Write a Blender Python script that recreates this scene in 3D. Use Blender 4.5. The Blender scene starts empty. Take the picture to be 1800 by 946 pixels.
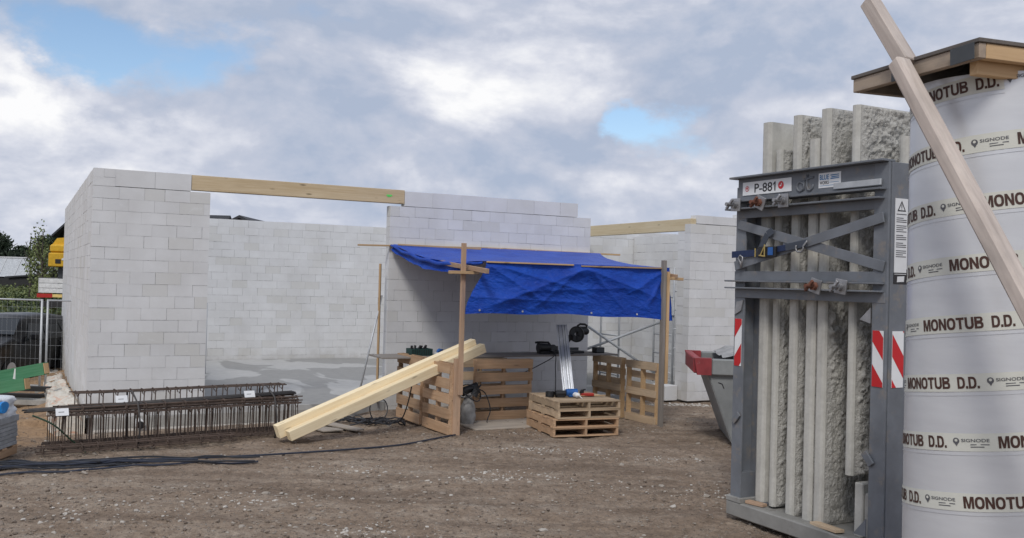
import bpy, math, random
import numpy as np
from mathutils import Vector, Matrix
sc = bpy.context.scene
COL = sc.collection
R = math.radians
random.seed(7)
RNG = np.random.default_rng(11)

# ------------------------------------------------------------------ camera
FOC, PITCH, ROLL, EYE = 1648.85, .0135, .0263, 2.45
cp, sp, cr, sr = math.cos(PITCH), math.sin(PITCH), math.cos(ROLL), math.sin(ROLL)
c_up0 = Vector((0, -sp, cp)); c_rt0 = Vector((1, 0, 0)); c_fw = Vector((0, cp, sp))
c_rt = c_rt0*cr + c_up0*sr
c_up = c_up0*cr - c_rt0*sr
cam_d = bpy.data.cameras.new('camera'); cam = bpy.data.objects.new('camera', cam_d)
COL.objects.link(cam)
m = Matrix((c_rt, c_up, -c_fw)).transposed().to_4x4(); m.translation = (0, 0, EYE)
cam.matrix_world = m
cam_d.sensor_width = 36; cam_d.lens = FOC/1800*36; cam_d.clip_start = .05; cam_d.clip_end = 3000
sc.camera = cam

# ------------------------------------------------------------------ sun, exposure
SUN_EL, SUN_AZ = 46, 194          # azimuth clockwise from +Y (the view direction): behind the camera, a little left
sun_d = bpy.data.lights.new('sun', 'SUN'); sun = bpy.data.objects.new('sun', sun_d); COL.objects.link(sun)
sun_d.energy = 1.5; sun_d.angle = R(14); sun_d.color = (1, .96, .9)
sd = Vector((math.sin(R(SUN_AZ))*math.cos(R(SUN_EL)), math.cos(R(SUN_AZ))*math.cos(R(SUN_EL)), math.sin(R(SUN_EL))))
sun.rotation_euler = sd.to_track_quat('Z', 'Y').to_euler()
sun.location = sd*60
sc.view_settings.view_transform = 'Standard'; sc.view_settings.look = 'None'
sc.view_settings.exposure = 0.22; sc.view_settings.gamma = 1; sc.view_settings.use_curve_mapping = False

# ------------------------------------------------------------------ world: Nishita sky with broken cloud
w = bpy.data.worlds.new('World'); sc.world = w; w.use_nodes = True
nt = w.node_tree; nt.nodes.clear()
def N(t, **k):
    n = nt.nodes.new(t)
    for a, b in k.items(): setattr(n, a, b)
    return n
def L(a, b): nt.links.new(a, b)
def M(op, a, b=None, c=None):
    n = N('ShaderNodeMath', operation=op)
    for i, v in enumerate((a, b, c)):
        if v is None: continue
        if isinstance(v, (int, float)): n.inputs[i].default_value = v
        else: L(v, n.inputs[i])
    return n.outputs[0]
sky = N('ShaderNodeTexSky', sky_type='NISHITA'); sky.sun_disc = False
sky.sun_elevation = R(SUN_EL); sky.sun_rotation = R(SUN_AZ); sky.air_density = 1.0; sky.dust_density = .6; sky.ozone_density = 2.0
bg1 = N('ShaderNodeBackground'); L(sky.outputs[0], bg1.inputs[0]); bg1.inputs[1].default_value = .12
tc = N('ShaderNodeTexCoord'); sep = N('ShaderNodeSeparateXYZ'); L(tc.outputs['Generated'], sep.inputs[0])
az = M('ARCTAN2', sep.outputs[0], sep.outputs[1]); el = M('ARCSINE', sep.outputs[2])
def noise(sx, sz, scale, detail, rough, off=0., dist=0., dz=0.):
    cmb = N('ShaderNodeCombineXYZ'); 
    L(M('MULTIPLY', sep.outputs[0], sx), cmb.inputs[0]); L(M('MULTIPLY', sep.outputs[1], sx), cmb.inputs[1])
    L(M('MULTIPLY_ADD', sep.outputs[2], sz, off+dz*sz), cmb.inputs[2])
    n = N('ShaderNodeTexNoise'); n.inputs['Scale'].default_value = scale; n.inputs['Detail'].default_value = detail
    n.inputs['Roughness'].default_value = rough; n.inputs['Distortion'].default_value = dist
    L(cmb.outputs[0], n.inputs['Vector']); return n.outputs[0]
wob = M('SUBTRACT', noise(1, 1.6, 9, 6, .6, 3.), .5)
wob2 = M('SUBTRACT', noise(1, 1.6, 9, 6, .6, 17.), .5)
azw = M('MULTIPLY_ADD', wob, .20, az); elw = M('MULTIPLY_ADD', wob2, .10, el)
def blob(a0, e0, ra, re):
    dx = M('DIVIDE', M('SUBTRACT', azw, a0), ra); dz = M('DIVIDE', M('SUBTRACT', elw, e0), re)
    r2 = M('ADD', M('MULTIPLY', dx, dx), M('MULTIPLY', dz, dz))
    return M('POWER', 2.71828, M('MULTIPLY', r2, -1.))
def total(lst):
    acc = None
    for amp, a, e, ra, re in lst:
        v = M('MULTIPLY', blob(a, e, ra, re), amp)
        acc = v if acc is None else M('ADD', acc, v)
    return acc
HOLES = [(.50, -.400, .205, .075, .040), (.36, -.30, .225, .06, .035), (.26, -.215, .275, .05, .03), (.50, .128, .175, .058, .022),
         (.36, .09, .185, .04, .02), (.12, -.49, .12, .04, .03), (.22, .17, .14, .05, .02)]
WHITES = [(.48, -.512, .176, .030, .040), (.42, -.455, .150, .05, .03), (.30, -.33, .120, .14, .032), (.26, -.08, .20, .06, .05), (.32, .0, .215, .10, .05),
          (.30, -.05, .105, .07, .03), (.26, .10, .105, .09, .03), (.22, -.45, .07, .06, .025), (.16, -.25, .07, .07, .02), (.16, .34, .20, .08, .06)]
GREYS = [(.22, -.33, .035, .25, .02), (.26, -.16, .262, .12, .03), (.20, .27, .26, .14, .05), (.34, -.41, .16, .05, .018), (.22, -.19, .20, .10, .06), (.26, .10, .225, .12, .035), (.20, .22, .23, .10, .06), (.22, -.15, .12, .14, .03), (.20, -.3, .075, .2, .014), (.18, .04, .145, .13, .02), (.16, .05, .075, .2, .02)]
def cloud(dz, det):
    a = noise(1, 1.9, 3.7, det, .55, 0., .35, dz)
    b = noise(1, 1.5, 15, det, .58, 5., .25, dz)
    return M('ADD', M('MULTIPLY', a, .80), M('MULTIPLY', b, .20))
fb = cloud(0., 9); fb_up = cloud(.016, 6); fb_up2 = cloud(.05, 4)
dens = M('SUBTRACT', M('ADD', M('MULTIPLY', M('SUBTRACT', fb, .5), 2.3), .86), M('MULTIPLY', total(HOLES), 1.12))
dens = M('ADD', dens, M('MULTIPLY', total(WHITES), .7))
rmp = N('ShaderNodeMapRange'); rmp.interpolation_type = 'SMOOTHSTEP'; L(dens, rmp.inputs[0])
rmp.inputs[1].default_value = .30; rmp.inputs[2].default_value = .72
shade = M('ADD', M('MULTIPLY', M('SUBTRACT', fb, fb_up), 2.6), .36)
shade = M('ADD', shade, M('MULTIPLY', M('SUBTRACT', fb, fb_up2), 1.5))
shade = M('SUBTRACT', M('ADD', shade, total(WHITES)), total(GREYS))
cr_ = N('ShaderNodeValToRGB'); L(shade, cr_.inputs[0])
e = cr_.color_ramp.elements
e[0].position = 0.; e[0].color = (.36, .42, .54, 1); e[1].position = 1.; e[1].color = (.84, .84, .85, 1)
q = e.new(.35); q.color = (.47, .505, .60, 1)
q = e.new(.62); q.color = (.61, .63, .70, 1)
bg2 = N('ShaderNodeBackground'); L(cr_.outputs[0], bg2.inputs[0]); bg2.inputs[1].default_value = 1.0
mx = N('ShaderNodeMixShader'); L(rmp.outputs[0], mx.inputs[0]); L(bg1.outputs[0], mx.inputs[1]); L(bg2.outputs[0], mx.inputs[2])
wo = N('ShaderNodeOutputWorld'); L(mx.outputs[0], wo.inputs[0])

# ------------------------------------------------------------------ numpy value noise
def _h(ix, iy, seed):
    n = (ix.astype(np.int64)*374761393 + iy.astype(np.int64)*668265263 + seed*974634777) & 0xffffffff
    n = ((n ^ (n >> 13))*1274126177) & 0xffffffff
    return ((n ^ (n >> 16)) & 0xffff)/65535.
def vn(x, y, seed=0):
    x = np.asarray(x, float); y = np.asarray(y, float)
    ix = np.floor(x); iy = np.floor(y); fx = x-ix; fy = y-iy
    fx = fx*fx*(3-2*fx); fy = fy*fy*(3-2*fy)
    a = _h(ix, iy, seed); b = _h(ix+1, iy, seed); c = _h(ix, iy+1, seed); d = _h(ix+1, iy+1, seed)
    return (a*(1-fx)+b*fx)*(1-fy)+(c*(1-fx)+d*fx)*fy-.5
def fbm(x, y, seed=0, oct=4, g=.5):
    s = 0; a = 1; f_ = 1
    for k in range(oct):
        s = s+a*vn(np.asarray(x)*f_, np.asarray(y)*f_, seed+k*31); a *= g; f_ *= 2.03
    return s
def sst(x):
    x = np.clip(x, 0, 1); return x*x*(3-2*x)

# ------------------------------------------------------------------ materials
class NT:
    def __init__(s, name):
        s.m = bpy.data.materials.new(name); s.m.use_nodes = True; s.t = s.m.node_tree
        s.b = s.t.nodes['Principled BSDF']
    def n(s, t, **k):
        n = s.t.nodes.new(t)
        for a, b in k.items(): setattr(n, a, b)
        return n
    def l(s, a, b): s.t.links.new(a, b)
    def math(s, op, a, b=None, c=None):
        n = s.n('ShaderNodeMath', operation=op)
        for i, v in enumerate((a, b, c)):
            if v is None: continue
            if isinstance(v, (int, float)): n.inputs[i].default_value = v
            else: s.l(v, n.inputs[i])
        return n.outputs[0]
    def attr(s, name):
        return s.n('ShaderNodeAttribute', attribute_name=name)
    def noise(s, vec, scale, detail=4, rough=.55, dist=0.):
        n = s.n('ShaderNodeTexNoise'); n.inputs['Scale'].default_value = scale; n.inputs['Detail'].default_value = detail
        n.inputs['Roughness'].default_value = rough; n.inputs['Distortion'].default_value = dist
        if vec is not None: s.l(vec, n.inputs['Vector'])
        return n.outputs[0]
    def scale(s, vec, sx, sy, sz):
        n = s.n('ShaderNodeMapping'); n.inputs['Scale'].default_value = (sx, sy, sz); s.l(vec, n.inputs[0]); return n.outputs[0]
    def ramp(s, fac, stops):
        n = s.n('ShaderNodeValToRGB'); s.l(fac, n.inputs[0]); e = n.color_ramp.elements
        e[0].position, e[0].color = stops[0][0], (*stops[0][1], 1); e[1].position, e[1].color = stops[-1][0], (*stops[-1][1], 1)
        for p, c in stops[1:-1]:
            q = e.new(p); q.color = (*c, 1)
        return n.outputs[0]
    def mix(s, fac, a, b, mode='MIX'):
        n = s.n('ShaderNodeMix', data_type='RGBA', blend_type=mode)
        for i, v in ((0, fac), (6, a), (7, b)):
            if isinstance(v, (int, float)): n.inputs[i].default_value = v
            elif isinstance(v, tuple): n.inputs[i].default_value = (*v, 1)
            else: s.l(v, n.inputs[i])
        return n.outputs[2]
    def gain(s, col, val):       # multiply colour by a value socket
        n = s.n('ShaderNodeVectorMath', operation='SCALE'); s.l(col, n.inputs[0])
        s.l(val, n.inputs[3]); return n.outputs[0]
    def bump(s, h, strength, dist=.01):
        n = s.n('ShaderNodeBump'); n.inputs['Strength'].default_value = strength; n.inputs['Distance'].default_value = dist
        s.l(h, n.inputs['Height']); s.l(n.outputs[0], s.b.inputs['Normal'])
    def out(s, col, rough=.7, metal=0., spec=None):
        if isinstance(col, tuple): s.b.inputs['Base Color'].default_value = (*col, 1)
        else: s.l(col, s.b.inputs['Base Color'])
        if isinstance(rough, (int, float)): s.b.inputs['Roughness'].default_value = rough
        else: s.l(rough, s.b.inputs['Roughness'])
        s.b.inputs['Metallic'].default_value = metal
        if spec is not None: s.b.inputs['Specular IOR Level'].default_value = spec
        return s.m
def wood(name, c0, c1, knots=.5, weather=0., rough=.75, grain=1.):
    t = NT(name); g = t.attr('gco').outputs['Vector']; r = t.attr('rnd').outputs['Fac']
    n1 = t.noise(t.scale(g, 1.6, 34*grain, 34*grain), 1., 5, .6, .6)
    n2 = t.noise(t.scale(g, .8, 7, 7), 1., 4, .55, .4)
    col = t.ramp(t.math('ADD', t.math('MULTIPLY', n1, .55), t.math('MULTIPLY', n2, .45)), [(.3, c0), (.68, c1)])
    v = t.n('ShaderNodeTexVoronoi'); t.l(t.scale(g, 2.2, 9, 9), v.inputs['Vector']); v.inputs['Scale'].default_value = 1.
    kn = t.ramp(v.outputs['Distance'], [(.06, (1,)*3), (.16, (0,)*3)])
    col = t.mix(t.math('MULTIPLY', kn, knots), col, tuple(x*.38 for x in c0))
    if weather:
        n3 = t.noise(t.scale(g, 2.5, 6, 6), 1., 6, .65)
        col = t.mix(t.math('MULTIPLY', t.ramp(n3, [(.45, (0,)*3), (.7, (1,)*3)]), weather), col, (.17, .155, .14))
    col = t.gain(col, t.math('MULTIPLY_ADD', r, .42, .79))
    t.bump(n1, .35, .004)
    return t.out(col, rough, 0., .25)
def plain(name, c, rough=.6, metal=0., var=.18, sc_=9., bump=0., bscale=60., dirt=None, spec=None):
    t = NT(name); g = t.attr('gco').outputs['Vector']; r = t.attr('rnd').outputs['Fac']
    n1 = t.noise(g, sc_, 6, .62)
    col = t.ramp(n1, [(.3, tuple(x*(1-var) for x in c)), (.7, tuple(min(1, x*(1+var)) for x in c))])
    if dirt:
        n2 = t.noise(g, sc_*1.7, 7, .68)
        col = t.mix(t.ramp(n2, [(dirt[0], (0,)*3), (dirt[0]+.12, (dirt[2],)*3)]), col, dirt[1])
    col = t.gain(col, t.math('MULTIPLY_ADD', r, .2, .9))
    if bump: t.bump(t.noise(g, bscale, 5, .6), bump, .01)
    rr = t.math('MULTIPLY_ADD', n1, .25, rough-.12)
    return t.out(col, rr, metal, spec)

MAT = {}
# aerated block
t = NT('white_block'); g = t.attr('gco').outputs['Vector']; r = t.attr('rnd').outputs['Fac']
n1 = t.noise(g, 1.3, 6, .6); n2 = t.noise(g, 16, 6, .65)
c = t.ramp(n1, [(.28, (.60, .60, .60)), (.72, (.72, .728, .74))])
c = t.mix(t.ramp(r, [(.72, (0,)*3), (.95, (.6,)*3)]), c, (.53, .525, .50))
c = t.gain(c, t.math('MULTIPLY_ADD', r, .09, .95))
sme = t.noise(t.scale(g, 1, 1, 2.6), 5.5, 7, .7, .8)
c = t.mix(t.ramp(sme, [(.58, (0,)*3), (.68, (.4,)*3)]), c, (.72, .73, .74))
c = t.mix(t.ramp(n2, [(.62, (0,)*3), (.78, (.28,)*3)]), c, (.47, .46, .44))
zz = t.n('ShaderNodeSeparateXYZ'); t.l(g, zz.inputs[0])
splash = t.math('MULTIPLY_ADD', t.noise(g, 3.5, 5, .6), 1.1, t.math('MULTIPLY', zz.outputs[2], -1.1))
c = t.mix(t.ramp(splash, [(.05, (0,)*3), (.6, (.45,)*3)]), c, (.40, .375, .34))
t.bump(t.noise(g, 55, 6, .7), .25, .004)
MAT['block'] = t.out(c, .92, 0., .15)
MAT['mortar'] = plain('mortar_core', (.52, .52, .52), .95, 0, .1, 5., 0, 1, (.455, (.17, .17, .17), .95))
# ground
t = NT('site_dirt'); g = t.n('ShaderNodeNewGeometry').outputs['Position']
big = t.noise(g, .33, 6, .6, .3); mid = t.noise(t.scale(g, 1, 1.6, 1), 1.7, 7, .65); fine = t.noise(g, 17, 6, .75); vf = t.noise(g, 60, 4, .7)
f_ = t.math('ADD', t.math('MULTIPLY', mid, .5), t.math('ADD', t.math('MULTIPLY', big, .35), t.math('MULTIPLY', fine, .3)))
c = t.ramp(f_, [(.40, (.160, .116, .082)), (.56, (.262, .200, .150)), (.70, (.355, .292, .232))])
v = t.n('ShaderNodeTexVoronoi'); v.inputs['Scale'].default_value = 26; t.l(g, v.inputs['Vector'])
peb = t.ramp(v.outputs['Distance'], [(.20, (1,)*3), (.34, (0,)*3)])
sel = t.n('ShaderNodeSeparateColor'); t.l(v.outputs['Color'], sel.inputs[0])
pm = t.math('MULTIPLY', peb, t.math('GREATER_THAN', t.math('ADD', sel.outputs[0], t.math('MULTIPLY', mid, .8)), 1.02))
pc = t.ramp(sel.outputs[1], [(0, (.12, .10, .085)), (.5, (.26, .225, .19)), (1, (.38, .35, .315))])
c = t.mix(pm, c, pc)
v2 = t.n('ShaderNodeTexVoronoi'); v2.inputs['Scale'].default_value = 75; t.l(g, v2.inputs['Vector'])
sel2 = t.n('ShaderNodeSeparateColor'); t.l(v2.outputs['Color'], sel2.inputs[0])
pm2 = t.math('MULTIPLY', t.ramp(v2.outputs['Distance'], [(.2, (1,)*3), (.4, (0,)*3)]), t.math('GREATER_THAN', sel2.outputs[0], .62))
c = t.mix(t.math('MULTIPLY', pm2, .8), c, t.ramp(sel2.outputs[1], [(0, (.095, .075, .06)), (1, (.36, .32, .28))]))
du = t.noise(t.scale(g, 1, 1.9, 1), .8, 8, .7, .5)
c = t.mix(t.ramp(du, [(.57, (0,)*3), (.72, (.6,)*3)]), c, (.40, .355, .305))
sx = t.n('ShaderNodeSeparateXYZ'); t.l(g, sx.inputs[0])
def mr(val, a, b):
    n = t.n('ShaderNodeMapRange'); n.interpolation_type = 'SMOOTHSTEP'; t.l(val, n.inputs[0]); n.inputs[1].default_value = a; n.inputs[2].default_value = b; return n.outputs[0]
sm = t.math('MULTIPLY', mr(t.math('MULTIPLY_ADD', mid, 1.2, sx.outputs[0]), -5.6, -6.3), mr(t.math('MULTIPLY_ADD', mid, 1.0, sx.outputs[1]), 13.0, 13.5))
c = t.mix(t.math('MULTIPLY', sm, .85), c, (.36, .24, .145))
trk = t.noise(t.scale(g, .16, 1.5, 1), 1.3, 3, .5, .4)          # faint wheel tracks across the yard
c = t.mix(t.ramp(trk, [(.52, (0,)*3), (.62, (.45,)*3)]), c, (.15, .112, .085))
grit = t.noise(g, 11, 7, .8)
c = t.gain(c, t.math('MULTIPLY_ADD', grit, 1.9, .08))
c = t.gain(c, t.math('MULTIPLY_ADD', vf, .6, .72))
hh = t.math('ADD', t.math('MULTIPLY', pm, .7), t.math('ADD', t.math('MULTIPLY', pm2, .35), t.math('ADD', fine, t.math('MULTIPLY', vf, .6))))
t.bump(hh, .9, .025)
MAT['dirt'] = t.out(c, .95, 0., .12)
# sand left of the building
t = NT('grass_green'); g = t.n('ShaderNodeNewGeometry').outputs['Position']
c = t.ramp(t.noise(g, .35, 8, .7), [(.35, (.035, .055, .018)), (.55, (.075, .10, .03)), (.7, (.13, .13, .055))]); t.bump(t.noise(g, 9, 5), 1., .1)
MAT['grass'] = t.out(c, .95, 0., .1)
MAT['leaf_dark'] = plain('leaf_dark', (.035, .055, .028), .7, 0, .4, 1.5)
MAT['leaf_mid'] = plain('leaf_mid', (.085, .115, .042), .7, 0, .35, 1.5)
MAT['leaf_light'] = plain('leaf_light', (.145, .175, .06), .7, 0, .35, 1.5)
MAT['bark'] = plain('bark', (.09, .075, .06), .9, 0, .3)
MAT['slab'] = None
t = NT('slab_concrete'); g = t.attr('gco').outputs['Vector']
n1 = t.noise(t.scale(g, .55, .34, 1), 1., 4, .45, .5); n2 = t.noise(g, 6, 6, .6)
c = t.mix(t.ramp(n1, [(.50, (0,)*3), (.515, (1,)*3)]), (.29, .29, .285), (.43, .43, .425))
c = t.gain(c, t.math('MULTIPLY_ADD', n2, .35, .82)); MAT['slab'] = t.out(c, .8, 0., .3)
MAT['found'] = plain('foundation_concrete', (.33, .32, .30), .9, 0, .25, 4, .3, 40, (.55, (.2, .18, .15), .5))
t = NT('insulation_board'); g = t.attr('gco').outputs['Vector']
c = t.ramp(t.noise(t.scale(g, 3, 3, 5), 1.6, 5, .6, 1.2), [(.40, (.66, .63, .56)), (.56, (.60, .55, .47)), (.63, (.62, .36, .25)), (.70, (.68, .64, .58))])
t.bump(t.noise(g, 9, 5, .6), .6, .03); MAT['insul'] = t.out(c, .6)
MAT['lintel'] = wood('lintel_spruce', (.60, .45, .265), (.80, .66, .45), .9, .08)
MAT['pine'] = wood('fresh_pine', (.66, .53, .33), (.82, .71, .50), .6)
MAT['pallet'] = wood('pallet_wood', (.35, .21, .12), (.56, .385, .245), .7, .22)
MAT['palletold'] = wood('old_pallet_wood', (.34, .245, .16), (.56, .435, .30), .5, .3)
MAT['stud'] = wood('stud_wood', (.42, .27, .14), (.58, .41, .24), .6, .1)
MAT['postwood'] = wood('post_wood', (.30, .19, .125), (.46, .32, .22), .7, .35)
MAT['greytimber'] = wood('weathered_timber', (.27, .22, .195), (.58, .51, .455), 1.2, .35, grain=.5)
MAT['lidwood'] = wood('lid_wood', (.24, .185, .14), (.37, .30, .235), 1., .8)
MAT['lidboard'] = wood('lid_board', (.11, .10, .095), (.20, .175, .155), .2, .6)
MAT['benchtop'] = wood('bench_board', (.16, .14, .125), (.27, .25, .23), .1, .5)
MAT['greenpaint'] = wood('green_plank', (.04, .17, .08), (.10, .27, .15), .1, .12)
MAT['plankgrey'] = wood('pale_board', (.36, .31, .26), (.48, .43, .37), .2, .3)
# tarp
t = NT('blue_tarp'); g = t.attr('gco').outputs['Vector']
n1 = t.noise(g, 2.2, 6, .6)
c = t.ramp(n1, [(.3, (.004, .040, .31)), (.7, (.009, .075, .46))])
wv = t.noise(t.scale(g, 1, 1.3, 2.6), 7, 8, .62, 1.2); wv2 = t.noise(t.scale(g, 1, 1, 1), 22, 5, .6, .8)
t.bump(t.math('ADD', wv, t.math('MULTIPLY', wv2, .3)), .7, .03)
MAT['tarp'] = t.out(c, .46, 0., .3)
MAT['eyelet'] = plain('eyelet', (.6, .6, .6), .35, .7)
MAT['rackgrey'] = plain('rack_paint', (.150, .162, .182), .55, 0, .2, 3.5, .10, 40, (.56, (.235, .205, .175), .7))
MAT['rackbase'] = plain('rack_base_paint', (.27, .265, .25), .7, 0, .2, 3, .15, 30, (.58, (.16, .14, .12), .6))
MAT['boltsteel'] = plain('zinc_steel', (.34, .34, .35), .45, .6, .25)
MAT['rust'] = plain('rusty_steel', (.17, .07, .045), .85, .1, .35, 14)
MAT['alu'] = plain('aluminium', (.62, .64, .67), .35, .75, .08)
MAT['galv'] = plain('galvanised', (.50, .52, .54), .5, .35, .12)
MAT['rebar'] = plain('rusty_rebar', (.098, .070, .056), .85, .1, .45, 6)
MAT['bardark'] = plain('dark_bar', (.065, .060, .058), .7, .2, .3)
MAT['black'] = plain('black_plastic', (.014, .014, .016), .5)
MAT['blackrub'] = plain('black_rubber', (.02, .02, .022), .6)
MAT['cable'] = plain('dark_cable', (.022, .024, .03), .55)
MAT['bluecable'] = plain('blue_cable', (.024, .030, .048), .5)
MAT['green_strap'] = plain('green_strap', (.05, .10, .06), .6)
MAT['darkgrey'] = plain('dark_grey_plastic', (.05, .055, .06), .5)
MAT['toolgreen'] = plain('green_crate', (.01, .045, .04), .5)
MAT['toolblue'] = plain('blue_tool', (.015, .10, .34), .45)
MAT['toolred'] = plain('red_tool', (.35, .03, .02), .45)
MAT['white'] = plain('white_plastic', (.75, .75, .74), .5, 0, .05)
MAT['paper'] = plain('white_label', (.72, .73, .74), .5, 0, .04)
MAT['red'] = plain('red_reflector', (.55, .015, .02), .4, 0, .06)
MAT['ink'] = plain('black_print', (.02, .018, .02), .5, 0, .05)
MAT['brownink'] = plain('brown_print', (.062, .026, .018), .6, 0, .2)
MAT['greyink'] = plain('grey_print', (.10, .10, .11), .6, 0, .1)
MAT['blueink'] = plain('blue_print', (.02, .16, .36), .5, 0, .05)
MAT['navy'] = plain('navy_webbing', (.012, .025, .075), .7, 0, .3, 30)
MAT['webgrey'] = plain('grey_webbing', (.05, .06, .08), .7)
MAT['brass'] = plain('brass', (.55, .42, .16), .4, .7)
MAT['greenmark'] = plain('green_mark', (.12, .62, .12), .6)
# precast concrete
t = NT('precast_smooth'); g = t.attr('gco').outputs['Vector']
c = t.ramp(t.noise(g, 4, 6, .6), [(.3, (.42, .41, .375)), (.7, (.57, .56, .52))]); c = t.gain(c, t.math('MULTIPLY_ADD', t.noise(g, 30, 4), .3, .85))
t.bump(t.noise(g, 70, 5, .7), .2, .004); MAT['precast'] = t.out(c, .88, 0., .2)
t = NT('precast_rough'); g = t.attr('gco').outputs['Vector']
c = t.ramp(t.noise(t.scale(g, 1, 1, 1.4), 9, 7, .65), [(.3, (.38, .37, .345)), (.7, (.52, .51, .475))])
vo = t.n('ShaderNodeTexVoronoi', feature='SMOOTH_F1'); vo.inputs['Scale'].default_value = 34; vo.inputs['Smoothness'].default_value = .2
wp = t.n('ShaderNodeVectorMath', operation='MULTIPLY_ADD'); wn = t.n('ShaderNodeTexNoise'); wn.inputs['Scale'].default_value = 14; wn.inputs['Detail'].default_value = 5; t.l(g, wn.inputs['Vector'])
t.l(wn.outputs['Color'], wp.inputs[0]); wp.inputs[1].default_value = (.09, .09, .09); t.l(t.scale(g, 1, 1, .75), wp.inputs[2]); t.l(wp.outputs[0], vo.inputs['Vector'])
t.bump(t.math('ADD', t.noise(t.scale(g, 1, 1, 1.6), 48, 7, .72, .8), t.math('MULTIPLY', vo.outputs['Distance'], .9)), .7, .018); MAT['precastrough'] = t.out(c, .92, 0., .15)
# tube
t = NT('tube_paper'); g = t.attr('gco').outputs['Vector']
n1 = t.noise(t.scale(g, 2, 2, 9), 1.2, 5, .55)
c = t.ramp(n1, [(.3, (.60, .61, .635)), (.7, (.67, .68, .70))]); t.bump(t.noise(t.scale(g, 3, 3, 26), 1.5, 4), .10, .004)
MAT['tube'] = t.out(c, .36, .25, .5)
MAT['tape'] = plain('paper_tape', (.62, .62, .56), .6, 0, .04)
# skip
MAT['skipgrey'] = plain('skip_grey', (.225, .235, .235), .6, 0, .2, 2.5, .1, 30, (.63, (.10, .065, .045), .8))
MAT['skipred'] = plain('skip_red', (.26, .035, .04), .55, 0, .25, 4, .1, 30, (.64, (.35, .3, .28), .5))
MAT['carblack'] = plain('car_black', (.006, .0065, .008), .32, 0, .1, 2, 0, 1, None, .3)
MAT['carglass'] = plain('car_glass', (.02, .024, .028), .12, 0, .05, 1, 0, 1, None, .5)
MAT['chrome'] = plain('head_lamp', (.7, .72, .72), .15, .2)
MAT['tyre'] = plain('tyre', (.02, .02, .02), .85)
MAT['yellow'] = plain('crane_yellow', (.62, .36, .015), .45, 0, .15)
MAT['orange'] = plain('orange_paint', (.6, .10, .03), .5)
MAT['tailred'] = plain('tail_red', (.4, .02, .015), .4)
MAT['tailamber'] = plain('tail_amber', (.75, .55, .20), .4)
MAT['boardwhite'] = plain('white_board', (.62, .62, .62), .6)
MAT['glasshouse'] = plain('greenhouse_roof', (.42, .44, .46), .4, 0, .25, 6)
MAT['darkwall'] = plain('dark_cladding', (.028, .027, .028), .8)
MAT['rooftile'] = plain('dark_roof_tiles', (.03, .032, .038), .7, 0, .25, 3)
MAT['brick'] = plain('grey_brick', (.30, .31, .32), .85, 0, .2, 8)
MAT['foil'] = plain('plastic_wrap', (.66, .69, .73), .25, 0, .08, 5, .5, 9)
MAT['bluelogo'] = plain('blue_patch', (.02, .28, .72), .5, 0, .2)
MAT['stone'] = None
t = NT('loose_stone'); r = t.attr('rnd').outputs['Fac']
c = t.ramp(r, [(0, (.13, .10, .08)), (.55, (.235, .195, .16)), (.85, (.34, .305, .265)), (1, (.48, .45, .41))]); MAT['stone'] = t.out(c, .92, 0., .15)
MAT['rubble'] = plain('mortar_rubble', (.46, .43, .39), .95, 0, .2)
MAT['bag'] = plain('dusty_bag', (.30, .30, .30), .8, 0, .3, 6, .8, 8)

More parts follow.
